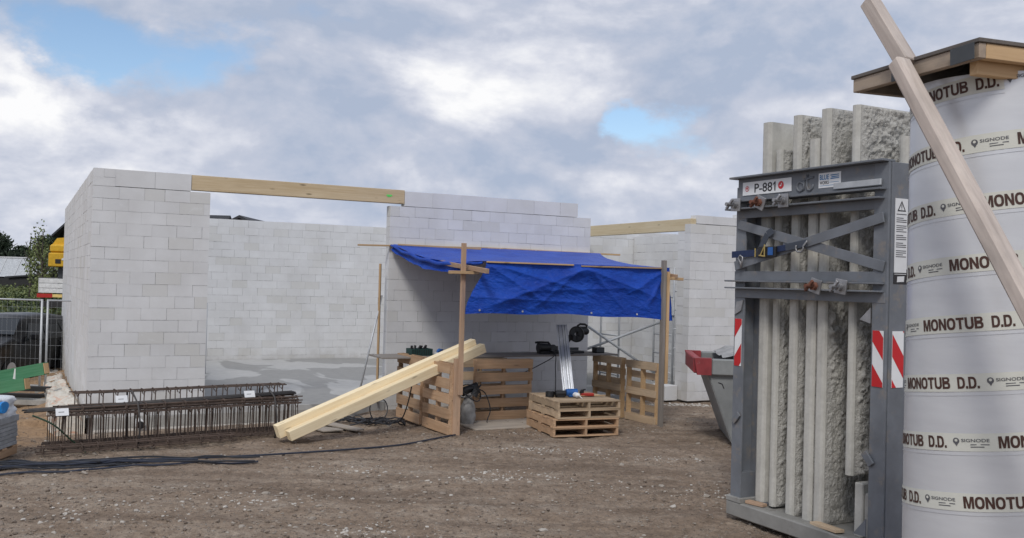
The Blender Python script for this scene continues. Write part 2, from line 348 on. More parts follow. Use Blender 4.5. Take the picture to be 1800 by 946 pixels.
# ------------------------------------------------------------------ mesh builder
def rot_from(zdir, up=(0, 0, 1)):
    z = Vector(zdir).normalized(); u = Vector(up)
    if abs(z.dot(u)) > .999: u = Vector((1, 0, 0))
    x = u.cross(z).normalized(); y = z.cross(x)
    return Matrix((x, y, z)).transposed()
class MB:
    def __init__(s): s.v = []; s.f = []; s.mi = []; s.g = []; s.r = []; s.sm = []; s.mats = []
    def mat(s, name):
        if name not in s.mats: s.mats.append(name)
        return s.mats.index(name)
    def raw(s, vs, fs, mat, gco=None, rnd=None, smooth=False):
        o = len(s.v); vs = [tuple(p) for p in vs]
        s.v += vs; k = s.mat(mat)
        s.f += [tuple(i+o for i in f) for f in fs]; s.mi += [k]*len(fs); s.sm += [smooth]*len(fs)
        s.g += ([tuple(p) for p in gco] if gco is not None else vs)
        s.r += [random.random() if rnd is None else rnd]*len(vs)
        return s
    def box(s, c, size, mat, rot=None, bev=.003, rnd=None, off=True):
        hx, hy, hz = [a/2 for a in size]; b = min(bev, hx*.4, hy*.4, hz*.4)
        vs = []; idx = {}
        if b <= 0:
            for X in (-1, 1):
                for Y in (-1, 1):
                    for Z in (-1, 1): vs.append((X*hx, Y*hy, Z*hz))
            fs = [(0, 1, 3, 2), (4, 6, 7, 5), (0, 4, 5, 1), (2, 3, 7, 6), (0, 2, 6, 4), (1, 5, 7, 3)]
        else:
            for X in (-1, 1):
                for Y in (-1, 1):
                    for Z in (-1, 1):
                        for a in range(3):
                            p = [X*(hx-b), Y*(hy-b), Z*(hz-b)]; p[a] = (X*hx, Y*hy, Z*hz)[a]
                            idx[X, Y, Z, a] = len(vs); vs.append(tuple(p))
            fs = []
            I = idx
            for a in range(3):
                o1, o2 = [(1, 2), (2, 0), (0, 1)][a]
                for S in (-1, 1):
                    q = []
                    for s1, s2 in ((-1, -1), (1, -1), (1, 1), (-1, 1)):
                        k = [0, 0, 0]; k[a] = S; k[o1] = s1; k[o2] = s2; q.append(I[(*k, a)])
                    fs.append(tuple(q if S > 0 else q[::-1]))
            for a in range(3):               # edge bevels parallel to axis a
                o1, o2 = [(1, 2), (2, 0), (0, 1)][a]
                for s1 in (-1, 1):
                    for s2 in (-1, 1):
                        def K(sa, ax):
                            k = [0, 0, 0]; k[a] = sa; k[o1] = s1; k[o2] = s2; return I[(*k, ax)]
                        q = [K(-1, o1), K(1, o1), K(1, o2), K(-1, o2)]
                        fs.append(tuple(q if s1*s2 < 0 else q[::-1]))
            for X in (-1, 1):
                for Y in (-1, 1):
                    for Z in (-1, 1):
                        q = [I[X, Y, Z, 0], I[X, Y, Z, 1], I[X, Y, Z, 2]]
                        fs.append(tuple(q if X*Y*Z > 0 else q[::-1]))
        order = sorted(range(3), key=lambda i: -size[i])
        ox, oy, oz = (random.uniform(0, 40), random.uniform(0, 40), random.uniform(0, 40)) if off else (0, 0, 0)
        gco = [(p[order[0]]+ox, p[order[1]]+oy, p[order[2]]+oz) for p in vs]
        c = Vector(c); rot = rot or Matrix.Identity(3)
        s.raw([c+rot@Vector(p) for p in vs], fs, mat, gco, rnd); return s
    def b2(s, lo, hi, mat, **k):
        return s.box([(a+b)/2 for a, b in zip(lo, hi)], [b-a for a, b in zip(lo, hi)], mat, **k)
    def bar(s, p0, p1, wd, th, mat, up=(0, 0, 1), **k):
        p0, p1 = Vector(p0), Vector(p1); d = p1-p0
        return s.box((p0+p1)/2, (wd, th, d.length), mat, rot=rot_from(d, up), **k)
    def tube(s, pts, r, mat, n=6, closed=False, caps=True):
        pts = [Vector(p) for p in pts]; K = len(pts); vs = []; g = []; a = random.uniform(0, 30); acc = 0
        prev = None
        for i, p in enumerate(pts):
            d = (pts[(i+1) % K]-pts[i-1]) if closed or 0 < i < K-1 else (pts[1]-pts[0] if i == 0 else pts[-1]-pts[-2])
            d = d.normalized() if d.length > 1e-9 else Vector((0, 0, 1))
            if prev is None:
                M_ = rot_from(d); x, y = M_.col[0], M_.col[1]
            else:
                x = (prev-d*prev.dot(d)); x = x.normalized() if x.length > 1e-6 else rot_from(d).col[0]
                y = d.cross(x)
            prev = x
            if i: acc += (p-pts[i-1]).length
            rr = r[i] if isinstance(r, (list, tuple)) else r
            for j in range(n):
                t_ = 2*math.pi*j/n; o = x*math.cos(t_)*rr+y*math.sin(t_)*rr
                vs.append(p+o); g.append((acc+a, o[0]+a, o[1]+o[2]))
        fs = []
        for i in range(K if closed else K-1):
            for j in range(n):
                q = (i+1) % K
                fs.append((i*n+j, i*n+(j+1) % n, q*n+(j+1) % n, q*n+j))
        if caps and not closed:
            fs.append(tuple(range(n))[::-1]); fs.append(tuple((K-1)*n+j for j in range(n)))
        s.raw(vs, fs, mat, g, None, n > 5); return s
    def cyl(s, p0, p1, r0, mat, r1=None, n=16):
        r1 = r0 if r1 is None else r1
        p0, p1 = Vector(p0), Vector(p1); Mx = rot_from(p1-p0); x, y = Mx.col[0], Mx.col[1]
        vs = []
        for p, r in ((p0, r0), (p1, r1)):
            for j in range(n):
                a = 2*math.pi*j/n; vs.append(p+x*math.cos(a)*r+y*math.sin(a)*r)
        fs = [(j, (j+1) % n, n+(j+1) % n, n+j) for j in range(n)]
        s.raw(vs, fs, mat, None, None, True)
        s.raw(vs, [tuple(range(n))[::-1], tuple(range(n, 2*n))], mat); return s
    def prism(s, poly, org, ax, ay, az_, th, mat, rnd=None):
        org, ax, ay, az_ = Vector(org), Vector(ax), Vector(ay), Vector(az_)
        n = len(poly)
        vs = [org+ax*p[0]+ay*p[1] for p in poly]+[org+ax*p[0]+ay*p[1]+az_*th for p in poly]
        a = sum(poly[i][0]*poly[(i+1) % n][1]-poly[(i+1) % n][0]*poly[i][1] for i in range(n))
        flip = (a > 0) != (ax.cross(ay).dot(az_) > 0)
        fs = [tuple(range(n))[::-1], tuple(range(n, 2*n))]+[(i, (i+1) % n, n+(i+1) % n, n+i) for i in range(n)]
        if flip: fs = [f[::-1] for f in fs]
        s.raw(vs, fs, mat, None, rnd); return s
    def grid(s, P, mat, gco=None, rnd=.5, smooth=True, flip=False):
        a, b = P.shape[:2]; idx = np.arange(a*b).reshape(a, b)
        fs = np.stack([idx[:-1, :-1], idx[1:, :-1], idx[1:, 1:], idx[:-1, 1:]], -1).reshape(-1, 4)
        if flip: fs = fs[:, ::-1]
        s.raw(P.reshape(-1, 3).tolist(), fs.tolist(), mat, None if gco is None else gco.reshape(-1, 3).tolist(), rnd, smooth); return s
    def build(s, name, parent=None, loc=None, rotz=0.):
        me = bpy.data.meshes.new(name); me.from_pydata(s.v, [], s.f)
        me.polygons.foreach_set('material_index', s.mi); me.polygons.foreach_set('use_smooth', s.sm)
        for k in s.mats: me.materials.append(MAT[k])
        a = me.attributes.new('gco', 'FLOAT_VECTOR', 'POINT'); a.data.foreach_set('vector', np.array(s.g, float).ravel())
        a = me.attributes.new('rnd', 'FLOAT', 'POINT'); a.data.foreach_set('value', np.array(s.r, float))
        me.update()
        o = bpy.data.objects.new(name, me); COL.objects.link(o)
        if parent is not None: o.parent = parent
        if loc is not None: o.location = loc
        o.rotation_euler.z = rotz
        return o
def tag(o, label=None, cat=None, group=None, kind=None):
    if label: o['label'] = label
    if cat: o['category'] = cat
    if group: o['group'] = group
    if kind: o['kind'] = kind
    return o
def thing(name, label, cat, loc=(0, 0, 0), rotz=0., group=None):
    o = bpy.data.objects.new(name, None); COL.objects.link(o); o.empty_display_size = .2
    o.location = loc; o.rotation_euler.z = rotz
    return tag(o, label, cat, group)
def copy_tree(o, parent=None, label=None):
    c = o.copy(); COL.objects.link(c)
    if parent is not None: c.parent = parent
    if label: c['label'] = label
    for ch in o.children: copy_tree(ch, c)
    return c
def text_mesh(txt, size, bold=0., xs=1.):
    cu = bpy.data.curves.new('t', 'FONT'); cu.body = txt; cu.size = size; cu.offset = bold; cu.resolution_u = 4
    o = bpy.data.objects.new('t', cu); COL.objects.link(o)
    dg = bpy.context.evaluated_depsgraph_get(); dg.update()
    me = bpy.data.meshes.new_from_object(o.evaluated_get(dg))
    vs = np.array([v.co[:] for v in me.vertices]); fs = [tuple(p.vertices) for p in me.polygons]
    bpy.data.objects.remove(o); bpy.data.curves.remove(cu); bpy.data.meshes.remove(me)
    vs[:, 0] -= vs[:, 0].min(); vs[:, 1] -= vs[:, 1].min(); vs[:, 0] *= xs
    return vs, fs
def fit_text(txt, wd, ht, bold=0.):
    vs, fs = text_mesh(txt, 1., bold)
    vs[:, 0] *= wd/vs[:, 0].max(); vs[:, 1] *= ht/vs[:, 1].max()
    return vs, fs
def clip_rect(poly, w_, h_):
    def cl(poly, f, cut):
        out = []
        for i in range(len(poly)):
            a, b = poly[i], poly[(i+1) % len(poly)]
            if f(a): out.append(a)
            if f(a) != f(b): out.append(cut(a, b))
        return out
    for ax, val, sg in ((0, 0, 1), (0, w_, -1), (1, 0, 1), (1, h_, -1)):
        if not poly: break
        f = lambda p: (p[ax]-val)*sg >= 0
        def cut(a, b):
            k = (val-a[ax])/(b[ax]-a[ax]); return (a[0]+(b[0]-a[0])*k, a[1]+(b[1]-a[1])*k)
        poly = cl(poly, f, cut)
    return poly

# ------------------------------------------------------------------ building frame: u along the front wall, v into the building
YAW = .4797
BE = Vector((math.cos(YAW), math.sin(YAW), 0)); BN = Vector((-math.sin(YAW), math.cos(YAW), 0)); OB = Vector((-6.87, 15.296, 0))
def B(u, v, z=0.): return OB+BE*u+BN*v+Vector((0, 0, z))
def gz(x, y):
    x = np.asarray(x, float); y = np.asarray(y, float)
    u = (x-OB.x)*BE.x+(y-OB.y)*BE.y; v = (x-OB.x)*BN.x+(y-OB.y)*BN.y
    s1 = sst((-u+.2)/1.2)*sst((v+.8)/5.)*.34
    s2 = sst((v+1.15)/.8)*sst((4.9-u)/.8)*sst((u+2.)/1.5)*(v < 1)*.20
    z = -np.maximum(s1, s2)
    return z
def gzn(x, y):
    return gz(x, y)+fbm(np.asarray(x)*.6, np.asarray(y)*.6, 3, 3)*.05+fbm(np.asarray(x)*.22+5, np.asarray(y)*1.6, 61, 2)*.03*(np.abs(np.asarray(y)-10)<6)+fbm(np.asarray(x)*3.1, np.asarray(y)*3.1, 8, 4, .6)*.022-.012

# ================================================================== GROUND
def axis(dense0, dense1, step, far0, far1):
    a = list(np.arange(dense0, dense1+1e-6, step))
    s = step; p = dense1; hi = []
    while p < far1: s *= 1.35; p += s; hi.append(p)
    s = step; p = dense0; lo = []
    while p > far0: s *= 1.35; p -= s; lo.append(p)
    return np.array(lo[::-1]+a+hi)
gxs = axis(-8.5, 5., .035, -900, 900); gys = axis(7.2, 18., .04, -60, 1500)
GX, GY = np.meshgrid(gxs, gys, indexing='ij')
GZ = gzn(GX, GY)+np.where((GX > -8.6) & (GX < 5) & (GY < 18.1) & (GY > 7), fbm(GX*11, GY*11, 21, 3, .6)*.018, 0)
mb = MB(); mb.grid(np.stack([GX, GY, GZ], -1), 'dirt'); o = mb.build('ground'); tag(o, kind='structure')
gx2 = np.linspace(-160, -4, 80); gy2 = np.concatenate([np.linspace(26, 60, 50), np.linspace(64, 900, 50)])
A, Bq = np.meshgrid(gx2, gy2, indexing='ij')
mb = MB(); mb.grid(np.stack([A, Bq, -.28+sst((Bq-26)/6)*.22+fbm(A*.3, Bq*.3, 5, 4)*.25*sst((Bq-27)/8)+.0*A], -1), 'grass'); o = mb.build('grass_field'); tag(o, kind='structure')
# loose stones
ico_v = []; ph = (1+5**.5)/2
for a in (-1, 1):
    for b in (-ph, ph): ico_v += [(0, a, b), (a, b, 0), (b, 0, a)]
ico_v = np.array(ico_v)/np.linalg.norm(ico_v[0])
ico_f = []
for i in range(12):
    for j in range(i+1, 12):
        for k in range(j+1, 12):
            d = [np.linalg.norm(ico_v[p]-ico_v[q]) for p, q in ((i, j), (j, k), (i, k))]
            if max(d) < 1.2:
                nrm = np.cross(ico_v[j]-ico_v[i], ico_v[k]-ico_v[i]); ico_f.append((i, j, k) if nrm@ico_v[i] > 0 else (i, k, j))
ico_f = np.array(ico_f)
def stones(mb, xs, ys, rs, mat, rn, zoff=.25):
    zs = gzn(xs, ys)
    for x, y, r_, z, q in zip(xs, ys, rs, zs, rn):
        v = ico_v*(1+RNG.uniform(-.28, .28, (12, 1)))*r_*np.array([RNG.uniform(.8, 1.4), RNG.uniform(.8, 1.4), RNG.uniform(.5, .8)])
        a = RNG.uniform(0, 6.28); c, s_ = math.cos(a), math.sin(a)
        v = v@np.array([[c, s_, 0], [-s_, c, 0], [0, 0, 1]])+np.array([x, y, z+r_*zoff])
        mb.raw(v.tolist(), ico_f.tolist(), mat, None, float(q))
def in_clear(x, y):         # keep stones off the slab and the pallets' footprints
    u = (x-OB.x)*BE.x+(y-OB.y)*BE.y; v = (x-OB.x)*BN.x+(y-OB.y)*BN.y
    return (v < -.02) | (u < -.6)
mb = MB(); n_ = 15000
Y = 6.8+(RNG.random(n_)**1.25)*12.; X = RNG.uniform(-.62, .36, n_)*Y
keep = in_clear(X, Y) & ((vn(X*.9, Y*.9, 77)+vn(X*2.3, Y*2.3, 78)*.6+RNG.uniform(-.3, .5, n_)) > .0)
X, Y = X[keep], Y[keep]; rs = .007+.017*RNG.random(len(X))**2.8
stones(mb, X, Y, rs, 'stone', np.clip(RNG.beta(1.8, 2.4, len(X)), 0, 1))
n_ = 210; Y = 7.4+(RNG.random(n_)**1.1)*8.6; X = RNG.uniform(-.55, .3, n_)*Y; k = in_clear(X, Y) & ~((X > 2.) & (Y < 10.5))
stones(mb, X[k], Y[k], .016+.028*RNG.random(k.sum())**2.2, 'stone', np.clip(RNG.uniform(.45, 1., k.sum()), 0, 1), .1)
o = mb.build('gravel'); tag(o, kind='stuff')
mb = MB()
for cx, cy, sx, sy, n_, rr in ((.62, 13.9, .5, .12, 90, .022), (2.2, 13.4, .45, .14, 110, .016), (-.3, 11.6, .3, .15, 40, .02), (.1, 11.9, .35, .2, 60, .02), (2.9, 11.3, .35, .2, 70, .02),
                               (-2.7, 10.3, .5, .2, 60, .026), (-4.2, 9.6, .7, .25, 60, .028), (3.72, 19.55, .45, .12, 150, .035), (-1.9, 12.2, .4, .2, 40, .022), (2.0, 15.9, .4, .25, 60, .018), (1.5, 11.2, .5, .3, 50, .018), (-1.4, 9.1, .3, .15, 40, .025), (.3, 15.2, .3, .1, 40, .014)):
    X = RNG.normal(cx, sx, n_); Y = RNG.normal(cy, sy, n_)
    n_ = int(n_*1.5); X = RNG.normal(cx, sx, n_); Y = RNG.normal(cy, sy, n_); stones(mb, X, Y, rr*(.25+.75*RNG.random(n_)**2.5), 'rubble', RNG.random(n_), .1)
o = mb.build('rubble'); tag(o, kind='stuff')

# ================================================================== MAIN BUILDING
def block_wall(mb, ax, a, b, face, th, z0, z1, ch=.2, bl=.4, core=.007, bond=.5, jit=.0025):
    rows = max(1, round((z1-z0)/ch)); ch = (z1-z0)/rows
    for r_ in range(rows):
        x = a-(bl*bond if r_ % 2 else 0)-random.choice((0, 0, .02, .05))
        zb = z0+r_*ch
        while x < b-1e-3:
            x2 = x+bl*random.choice((1, 1, 1, 1, 1.02, .98, .8))
            lo, hi = max(x, a), min(x2, b)
            if b-hi < .07: hi = b
            if hi-lo > .03:
                def gp(): return random.choice((0.0004, .0007, .001, .0014, .002, .003, .0045))
                g0 = 0 if lo == a else gp(); g1 = 0 if hi == b else gp(); gb = gp(); gt = gp()
                d = random.uniform(-jit, jit); d2 = random.uniform(-jit, jit)
                L0 = (lo+g0, face+d, zb+gb); H0 = (hi-g1, face+th+d2, zb+ch-gt)
                if ax == 'v': L0 = (L0[1], L0[0], L0[2]); H0 = (H0[1], H0[0], H0[2])
                c = [(p+q)/2 for p, q in zip(L0, H0)]; hs = [(q-p)/2 for p, q in zip(L0, H0)]
                vs = [(c[0]+X*hs[0], c[1]+Y*hs[1], c[2]+Z*hs[2]) for X in (-1, 1) for Y in (-1, 1) for Z in (-1, 1)]
                mb.raw(vs, [(0, 1, 3, 2), (4, 6, 7, 5), (0, 4, 5, 1), (2, 3, 7, 6), (0, 2, 6, 4), (1, 5, 7, 3)], 'block')
            x = x2 if hi < b else b
    L0 = (a+core, face+core, z0+.003); H0 = (b-core, face+th-core, z1-core)
    if ax == 'v': L0 = (L0[1], L0[0], L0[2]); H0 = (H0[1], H0[0], H0[2])
    mb.b2(L0, H0, 'mortar', bev=0)
    return mb
bld = thing('block_building', 'large unfinished white block building with a wide opening under a spruce lintel', 'building', OB, YAW)
ZT, ZC = 4.135, 3.845
mb = block_wall(MB(), 'u', 0, 1.85, 0, .2, .045, ZC)
block_wall(mb, 'u', 0, .33, 0, .2, ZC, ZT, .145, .33)
block_wall(mb, 'u', .33, 1.531, 0.004, .2, ZC+.006, ZT, .29, .62)
mb.build('front_pier', bld)
mb = block_wall(MB(), 'u', 5.13, 9.58, 0, .2, -.15, ZC-.02)
block_wall(mb, 'u', 5.416, 9.26, .003, .2, ZC-.014, ZT-.02, .27, .62)
mb.build('front_pier', bld)
mb = block_wall(MB(), 'v', .205, 12, 0, .2, -.155, ZT); mb.build('side_wall', bld)
mb = block_wall(MB(), 'u', .205, 9.5, 9.2, .2, .05, 3.93, .2); mb.build('back_wall', bld)
mb = block_wall(MB(), 'v', .205, 9.2, 9.38, .19, .05, 3.80); mb.build('side_wall', bld)
mb = MB(); mb.box((3.4745, .095, (3.875+4.13)/2+.001), (3.875, .16, .258), 'lintel', bev=.004)
li = mb.build('timber_lintel', bld)
mb = MB(); mb.b2((5.05, .0105, 4.0), (5.16, .0145, 4.03), 'greenmark', bev=0); mb.b2((5.07, .0105, 3.985), (5.13, .0143, 4.0), 'greenmark', bev=0); mb.build('mark', li)
mb = MB(); mb.b2((1.86, -.03, -.3), (5.12, .21, .145), 'slab', bev=.008, off=False); mb.b2((.21, .2105, -.3), (9.37, 9.19, .15), 'slab', bev=.01, off=False)
mb.build('floor_slab', bld)
mb = MB(); mb.b2((.02, -.035, -.45), (1.855, .15, .042), 'found'); mb.b2((1.86, -.031, -.45), (4.2, .0, .05), 'found')
mb.b2((.1, -.16, -.45), (4.2, -.036, -.14), 'rubble', bev=.03)
mb.build('foundation', bld)
mb = MB(); mb.cyl((.80, -.36, -.05), (.80, -.02, -.05), .075, 'white', n=20); dp = mb.build('drain_pipe', bld)
mb = MB(); mb.cyl((.80, -.372, -.05), (.80, -.361, -.05), .062, 'black', n=20); mb.build('pipe_mouth', dp)

# insulation boards along the side foundation, folded and crumpled at the corner
iu = np.linspace(0, 1, 40); iv = np.concatenate([np.linspace(0, 1, 30), np.linspace(1.3, 10.6, 60)])
prof = np.array([(-.02, .16), (-.10, .24), (-.22, .22), (-.36, .20), (-.47, .16), (-.50, .0), (-.50, -.25), (-.49, -.6)])
pt = np.linspace(0, 1, len(prof)); pu = np.interp(iu, pt, prof[:, 0]); pz = np.interp(iu, pt, prof[:, 1])
PU = pu[:, None]+0*iv[None]; PV = -.12+iv[None]+0*pu[:, None]; PZ = pz[:, None]-.035*iv[None]-.05*sst(iv[None]/2)
n0 = fbm(PV*2.+iu[:, None]*3, iu[:, None]*6, 5, 4, .6)
edge = sst(iu[:, None]*8)
PU = PU-.07*n0*edge; PZ = PZ+.12*fbm(PV*1.6, iu[:, None]*5, 9, 4, .6)*edge
P = np.stack([PU, PV, PZ], -1)
mb = MB(); mb.grid(P, 'insul', gco=P, flip=True)
front = [tuple(p) for p in P[:, 0]]; cpt = (-.02, -.12, -.6)
mb.raw(front+[cpt], [(i, i+1, len(front)) for i in range(len(front)-1)], 'insul')
o = mb.build('foundation_insulation', None, OB, YAW)
tag(o, 'crumpled cream and orange insulation facing along the foot of the white side wall', 'insulation')

# ------------------------------------------------------------------ right wing
wing = thing('block_wing', 'white block wing behind the skip with a pale beam running back from its corner', 'building', OB, YAW)
mb = block_wall(MB(), 'u', 11.55, 17., -.85, .2, .02, 3.78)
block_wall(mb, 'u', 11.70, 12.85, -.848, .2, 3.787, 3.97, .19, .62); block_wall(mb, 'u', 12.852, 17, -.848, .2, 3.787, 4.05, .26, .62)
mb.build('front_wall', wing)
mb = block_wall(MB(), 'v', -.648, -.42, 11.55, .2, .02, 3.63); mb.build('side_pier', wing)
mb = MB(); mb.box((11.625, 1.49, 3.765), (.14, 4.66, .255), 'pine', bev=.004); mb.build('timber_lintel', wing)
mb = block_wall(MB(), 'u', 9.6, 18., 3.9, .2, .02, 3.86); mb.build('back_wall', wing)
mb = block_wall(MB(), 'v', -.64, 3.88, 13.4, .2, .02, 3.72); mb.build('inner_wall', wing)
mb = MB(); mb.b2((9.62, -.3, -.2), (13.38, 3.88, .13), 'slab', off=False); mb.b2((11.2, -.55, .0), (11.53, -.1, .32), 'block', bev=.01); mb.build('floor_slab', wing)

# scaffold inside the wing opening
sca = thing('scaffold_frame', 'galvanised scaffold with ladder frames and crossed braces in the wing opening', 'scaffold', B(10.5, 1.5, .13), YAW)
for dx in (.62, 2.15):
    mb = MB()
    for dv in (-.38, .38): mb.tube([(dx, dv, 0), (dx, dv, 2.75)], .024, 'galv', 8)
    for k in range(6): mb.tube([(dx, -.38, .25+k*.45), (dx, .38, .25+k*.45)], .019, 'galv', 8)
    mb.build('ladder_frame', sca)
for a, b_ in (((-.25, -.41, .86), (1.85, -.41, 1.50)), ((-.25, -.45, 1.36), (1.62, -.45, .28))):
    mb = MB(); mb.tube([a, b_], .03, 'galv', 8); mb.build('brace', sca)
mb = MB(); mb.tube([(.62, -.41, 1.62), (2.15, -.41, 1.62)], .02, 'galv', 8); mb.build('guard_rail', sca)
mb = MB()
for k in range(5): mb.tube([(2.15, -.39, .4+k*.45), (2.85, -.39, .4+k*.45)], .018, 'galv', 8)
mb.tube([(2.85, -.39, 0), (2.85, -.39, 2.6)], .024, 'galv', 8)
mb.build('ladder_frame', sca)

# ================================================================== TARP SHELTER (building frame)
sh = thing('timber_shelter', 'nailed timber frame of posts and battens holding up the blue tarp', 'shelter', OB, YAW)
def part(name, fn, parent=sh):
    mb = MB(); fn(mb); return mb.build(name, parent)
UL, VL, UR, VR = 5.187, -3.19, 8.945, -3.47
part('post', lambda b: b.box((UL+.015, VL-.03, 1.84), (.075, .045, 2.40), 'postwood'))
part('post', lambda b: b.box((UL-.02, VL+.018, .60), (.12, .045, 1.22), 'postwood'))
part('post', lambda b: b.box((UR-.03, VR-.01, 1.43), (.06, .09, 2.92), 'benchtop'))
part('post', lambda b: b.box((UR+.045, VR-.035, 1.72), (.055, .045, 1.95), 'stud'))
part('crosspiece', lambda b: b.bar((UL-.24, VL-.077, 2.575), (UL+.25, VL-.077, 2.575), .05, .11, 'stud', up=(0, 1, 0)))
part('crosspiece', lambda b: b.bar((UR+.06, VR-.085, 2.58), (UR+.30, VR-.085, 2.57), .05, .11, 'stud', up=(0, 1, 0)))
part('side_rail', lambda b: b.bar((UL+.16, -3.80, 2.60), (UL+.20, -.03, 2.90), .055, .075, 'postwood'))
part('side_rail', lambda b: b.bar((UR+.14, -3.62, 2.61), (UR+.12, -.03, 2.95), .055, .075, 'postwood'))
part('wall_rail', lambda b: b.bar((4.50, -.045, 3.055), (7.15, -.045, 3.10), .032, .06, 'stud', up=(0, 1, 0)))
part('wall_rail', lambda b: b.bar((7.152, -.045, 3.10), (10.30, -.045, 3.08), .032, .06, 'stud', up=(0, 1, 0)))
part('batten', lambda b: b.bar((5.50, -3.445, 2.752), (7.10, -3.445, 2.752), .024, .034, 'stud', up=(0, 1, 0)))
part('batten', lambda b: b.bar((7.25, -3.445, 2.738), (8.98, -3.445, 2.752), .024, .034, 'stud', up=(0, 1, 0)))
part('batten', lambda b: b.bar((5.22, -.20, 3.088), (6.75, -.62, 3.055), .02, .03, 'stud'))

# tarpaulin: sloping roof and hanging front
tp = thing('tarpaulin', 'creased blue tarpaulin hanging over the timber frame with a drooping front flap', 'tarpaulin', OB, YAW)
ns, nt_ = 150, 90
S_, T_ = np.meshgrid(np.linspace(0, 1, ns), np.linspace(0, 1, nt_), indexing='ij')
ul = 5.15+(5.48-5.15)*T_; ur = 9.80+(9.02-9.80)*T_**.75
Uu = ul+(ur-ul)*S_-.0*T_; Vv = -.085+(-3.36+.085)*T_
Zz = 3.095+(2.765-3.095)*T_
sag = .07*np.sin(np.pi*T_)*(1-.45*S_)+.05*np.exp(-S_*8)*np.sin(np.pi*T_)*1.6
Uu = Uu+.10*np.exp(-(1-S_)*14)*-np.sin(np.pi*T_)*1.8
Zz = Zz-sag*1.0+.022*fbm(S_*7+T_*3, T_*5-S_*2, 4, 4)*np.sin(np.pi*np.clip(T_*1.0, 0, 1))**.5+.02*vn(S_*26+T_*9, T_*3, 31)*np.exp(-S_*5)*2*np.sin(np.pi*T_)
Zz = Zz+.02*np.sin(S_*9+1)*np.sin(np.pi*T_)
P = np.stack([Uu, Vv, Zz], -1)
mb = MB(); mb.grid(P, 'tarp', gco=P); 
# rolled hem down the left edge
hem = [(5.15+.33*t-.02, -.085-3.27*t, 3.09-.33*t-.15*math.sin(math.pi*t)-.02+.012*math.sin(t*31)) for t in np.linspace(0, 1, 26)]
mb.tube(hem, [.02+.018*math.sin(math.pi*t)**.5 if 0 < t < 1 else .02 for t in np.linspace(0, 1, 26)], 'tarp', 8)
tt = np.linspace(0, 1, 60); kk = np.linspace(0, 1, 10); TT, KK = np.meshgrid(tt, kk, indexing='ij')
dr_ = (.04+.15*np.sin(np.pi*np.clip(TT*.9+.1, 0, 1))**.8)*KK
P = np.stack([5.15+.33*TT-.03+.05*np.sin(KK*3)+.03*fbm(TT*9, KK*3, 3, 3), -.085-3.27*TT, np.interp(TT, np.linspace(0, 1, 90), Zz[0])-dr_+.03*fbm(TT*14+KK*2, KK*2, 8, 3)*KK], -1)
mb.grid(P, 'tarp', gco=P)
mb.build('roof_sheet', tp)
ns, nt_ = 220, 80
S_, T_ = np.meshgrid(np.linspace(0, 1, ns), np.linspace(0, 1, nt_), indexing='ij')
ul = 5.50-(5.50-5.15)*sst(T_*1.02)**.9; ur = 9.06+.05*T_
zb = 1.92+.035*np.sin(S_*3.3+.2)-.055*S_+.012*np.sin(S_*17)
Uu = ul+(ur-ul)*S_; Zz = 2.768+(zb-2.768)*T_
D = np.zeros_like(S_)
def crease(p, q, wd, amp):
    global D
    ax, az_ = q[0]-p[0], q[1]-p[1]; Ln = math.hypot(ax, az_)
    tt = ((Uu-p[0])*ax+(Zz-p[1])*az_)/Ln**2; dd = ((Uu-p[0])*az_-(Zz-p[1])*ax)/Ln
    fall = sst(tt*4+.6)*sst((1.15-tt)*2.2)
    D = D+1.35*amp*fall*np.exp(-np.abs(dd/(wd*1.1))**1.2)
crease((7.35, 2.70), (5.45, 2.02), .11, .055); crease((7.25, 2.70), (6.3, 1.98), .06, .02); crease((7.35, 2.70), (8.9, 2.20), .10, .045); crease((7.4, 2.70), (8.2, 1.95), .06, .02)
crease((5.55, 2.73), (7.4, 2.30), .06, .028); crease((5.5, 2.72), (6.6, 2.1), .05, .025); crease((9.0, 2.72), (8.2, 2.3), .06, .03); crease((9.0, 2.7), (8.55, 2.05), .05, .028)
crease((6.2, 2.3), (8.8, 2.42), .05, .016); crease((5.3, 2.2), (7.6, 2.12), .05, .02)
D = D+.03*np.sin(S_*8+.6)*T_+.045*fbm(Uu*.9+Zz*.8, Zz*1.5-Uu*.3, 14, 3, .5)+.010*np.abs(fbm(Uu*5, Zz*8+Uu*2, 15, 3, .6))*2
edge = sst(T_*7)
Vv = -3.405-.03*T_-D*edge-.02*(1-edge)
P = np.stack([Uu, Vv, Zz], -1)
mb = MB(); mb.grid(P, 'tarp', gco=P)
ret = np.stack([np.stack([P[-1, :, 0]+.012, P[-1, :, 1]+k*.3/8+.02*fbm(P[-1, :, 2]*5+k, P[-1, :, 2]*2, 6, 3), P[-1, :, 2]-.02*k/8], -1) for k in range(9)], 0)
mb.grid(ret, 'tarp', gco=ret)
ret = np.stack([np.stack([P[0, :, 0]-.01+k*.012, P[0, :, 1]+k*.2/8, P[0, :, 2]-.0*k], -1) for k in range(9)], 0)
mb.grid(ret, 'tarp', gco=ret)
fl = mb.build('front_flap', tp)
for sx in (.26, .59, .82, .06):
    i = int(sx*(ns-1)); p = P[i, -3]
    mb = MB(); mb.cyl((p[0], p[1]-.012, p[2]+.03), (p[0], p[1]-.004, p[2]+.03), .017, 'eyelet', n=12); mb.build('eyelet', fl)
for tx in (.12, .2, .33, .5, .68):
    mb = MB(); p = (5.15+tx*4.5, -.13, 3.088); mb.cyl(p, (p[0], p[1], p[2]+.012), .014, 'eyelet', n=10); mb.build('eyelet', tp)

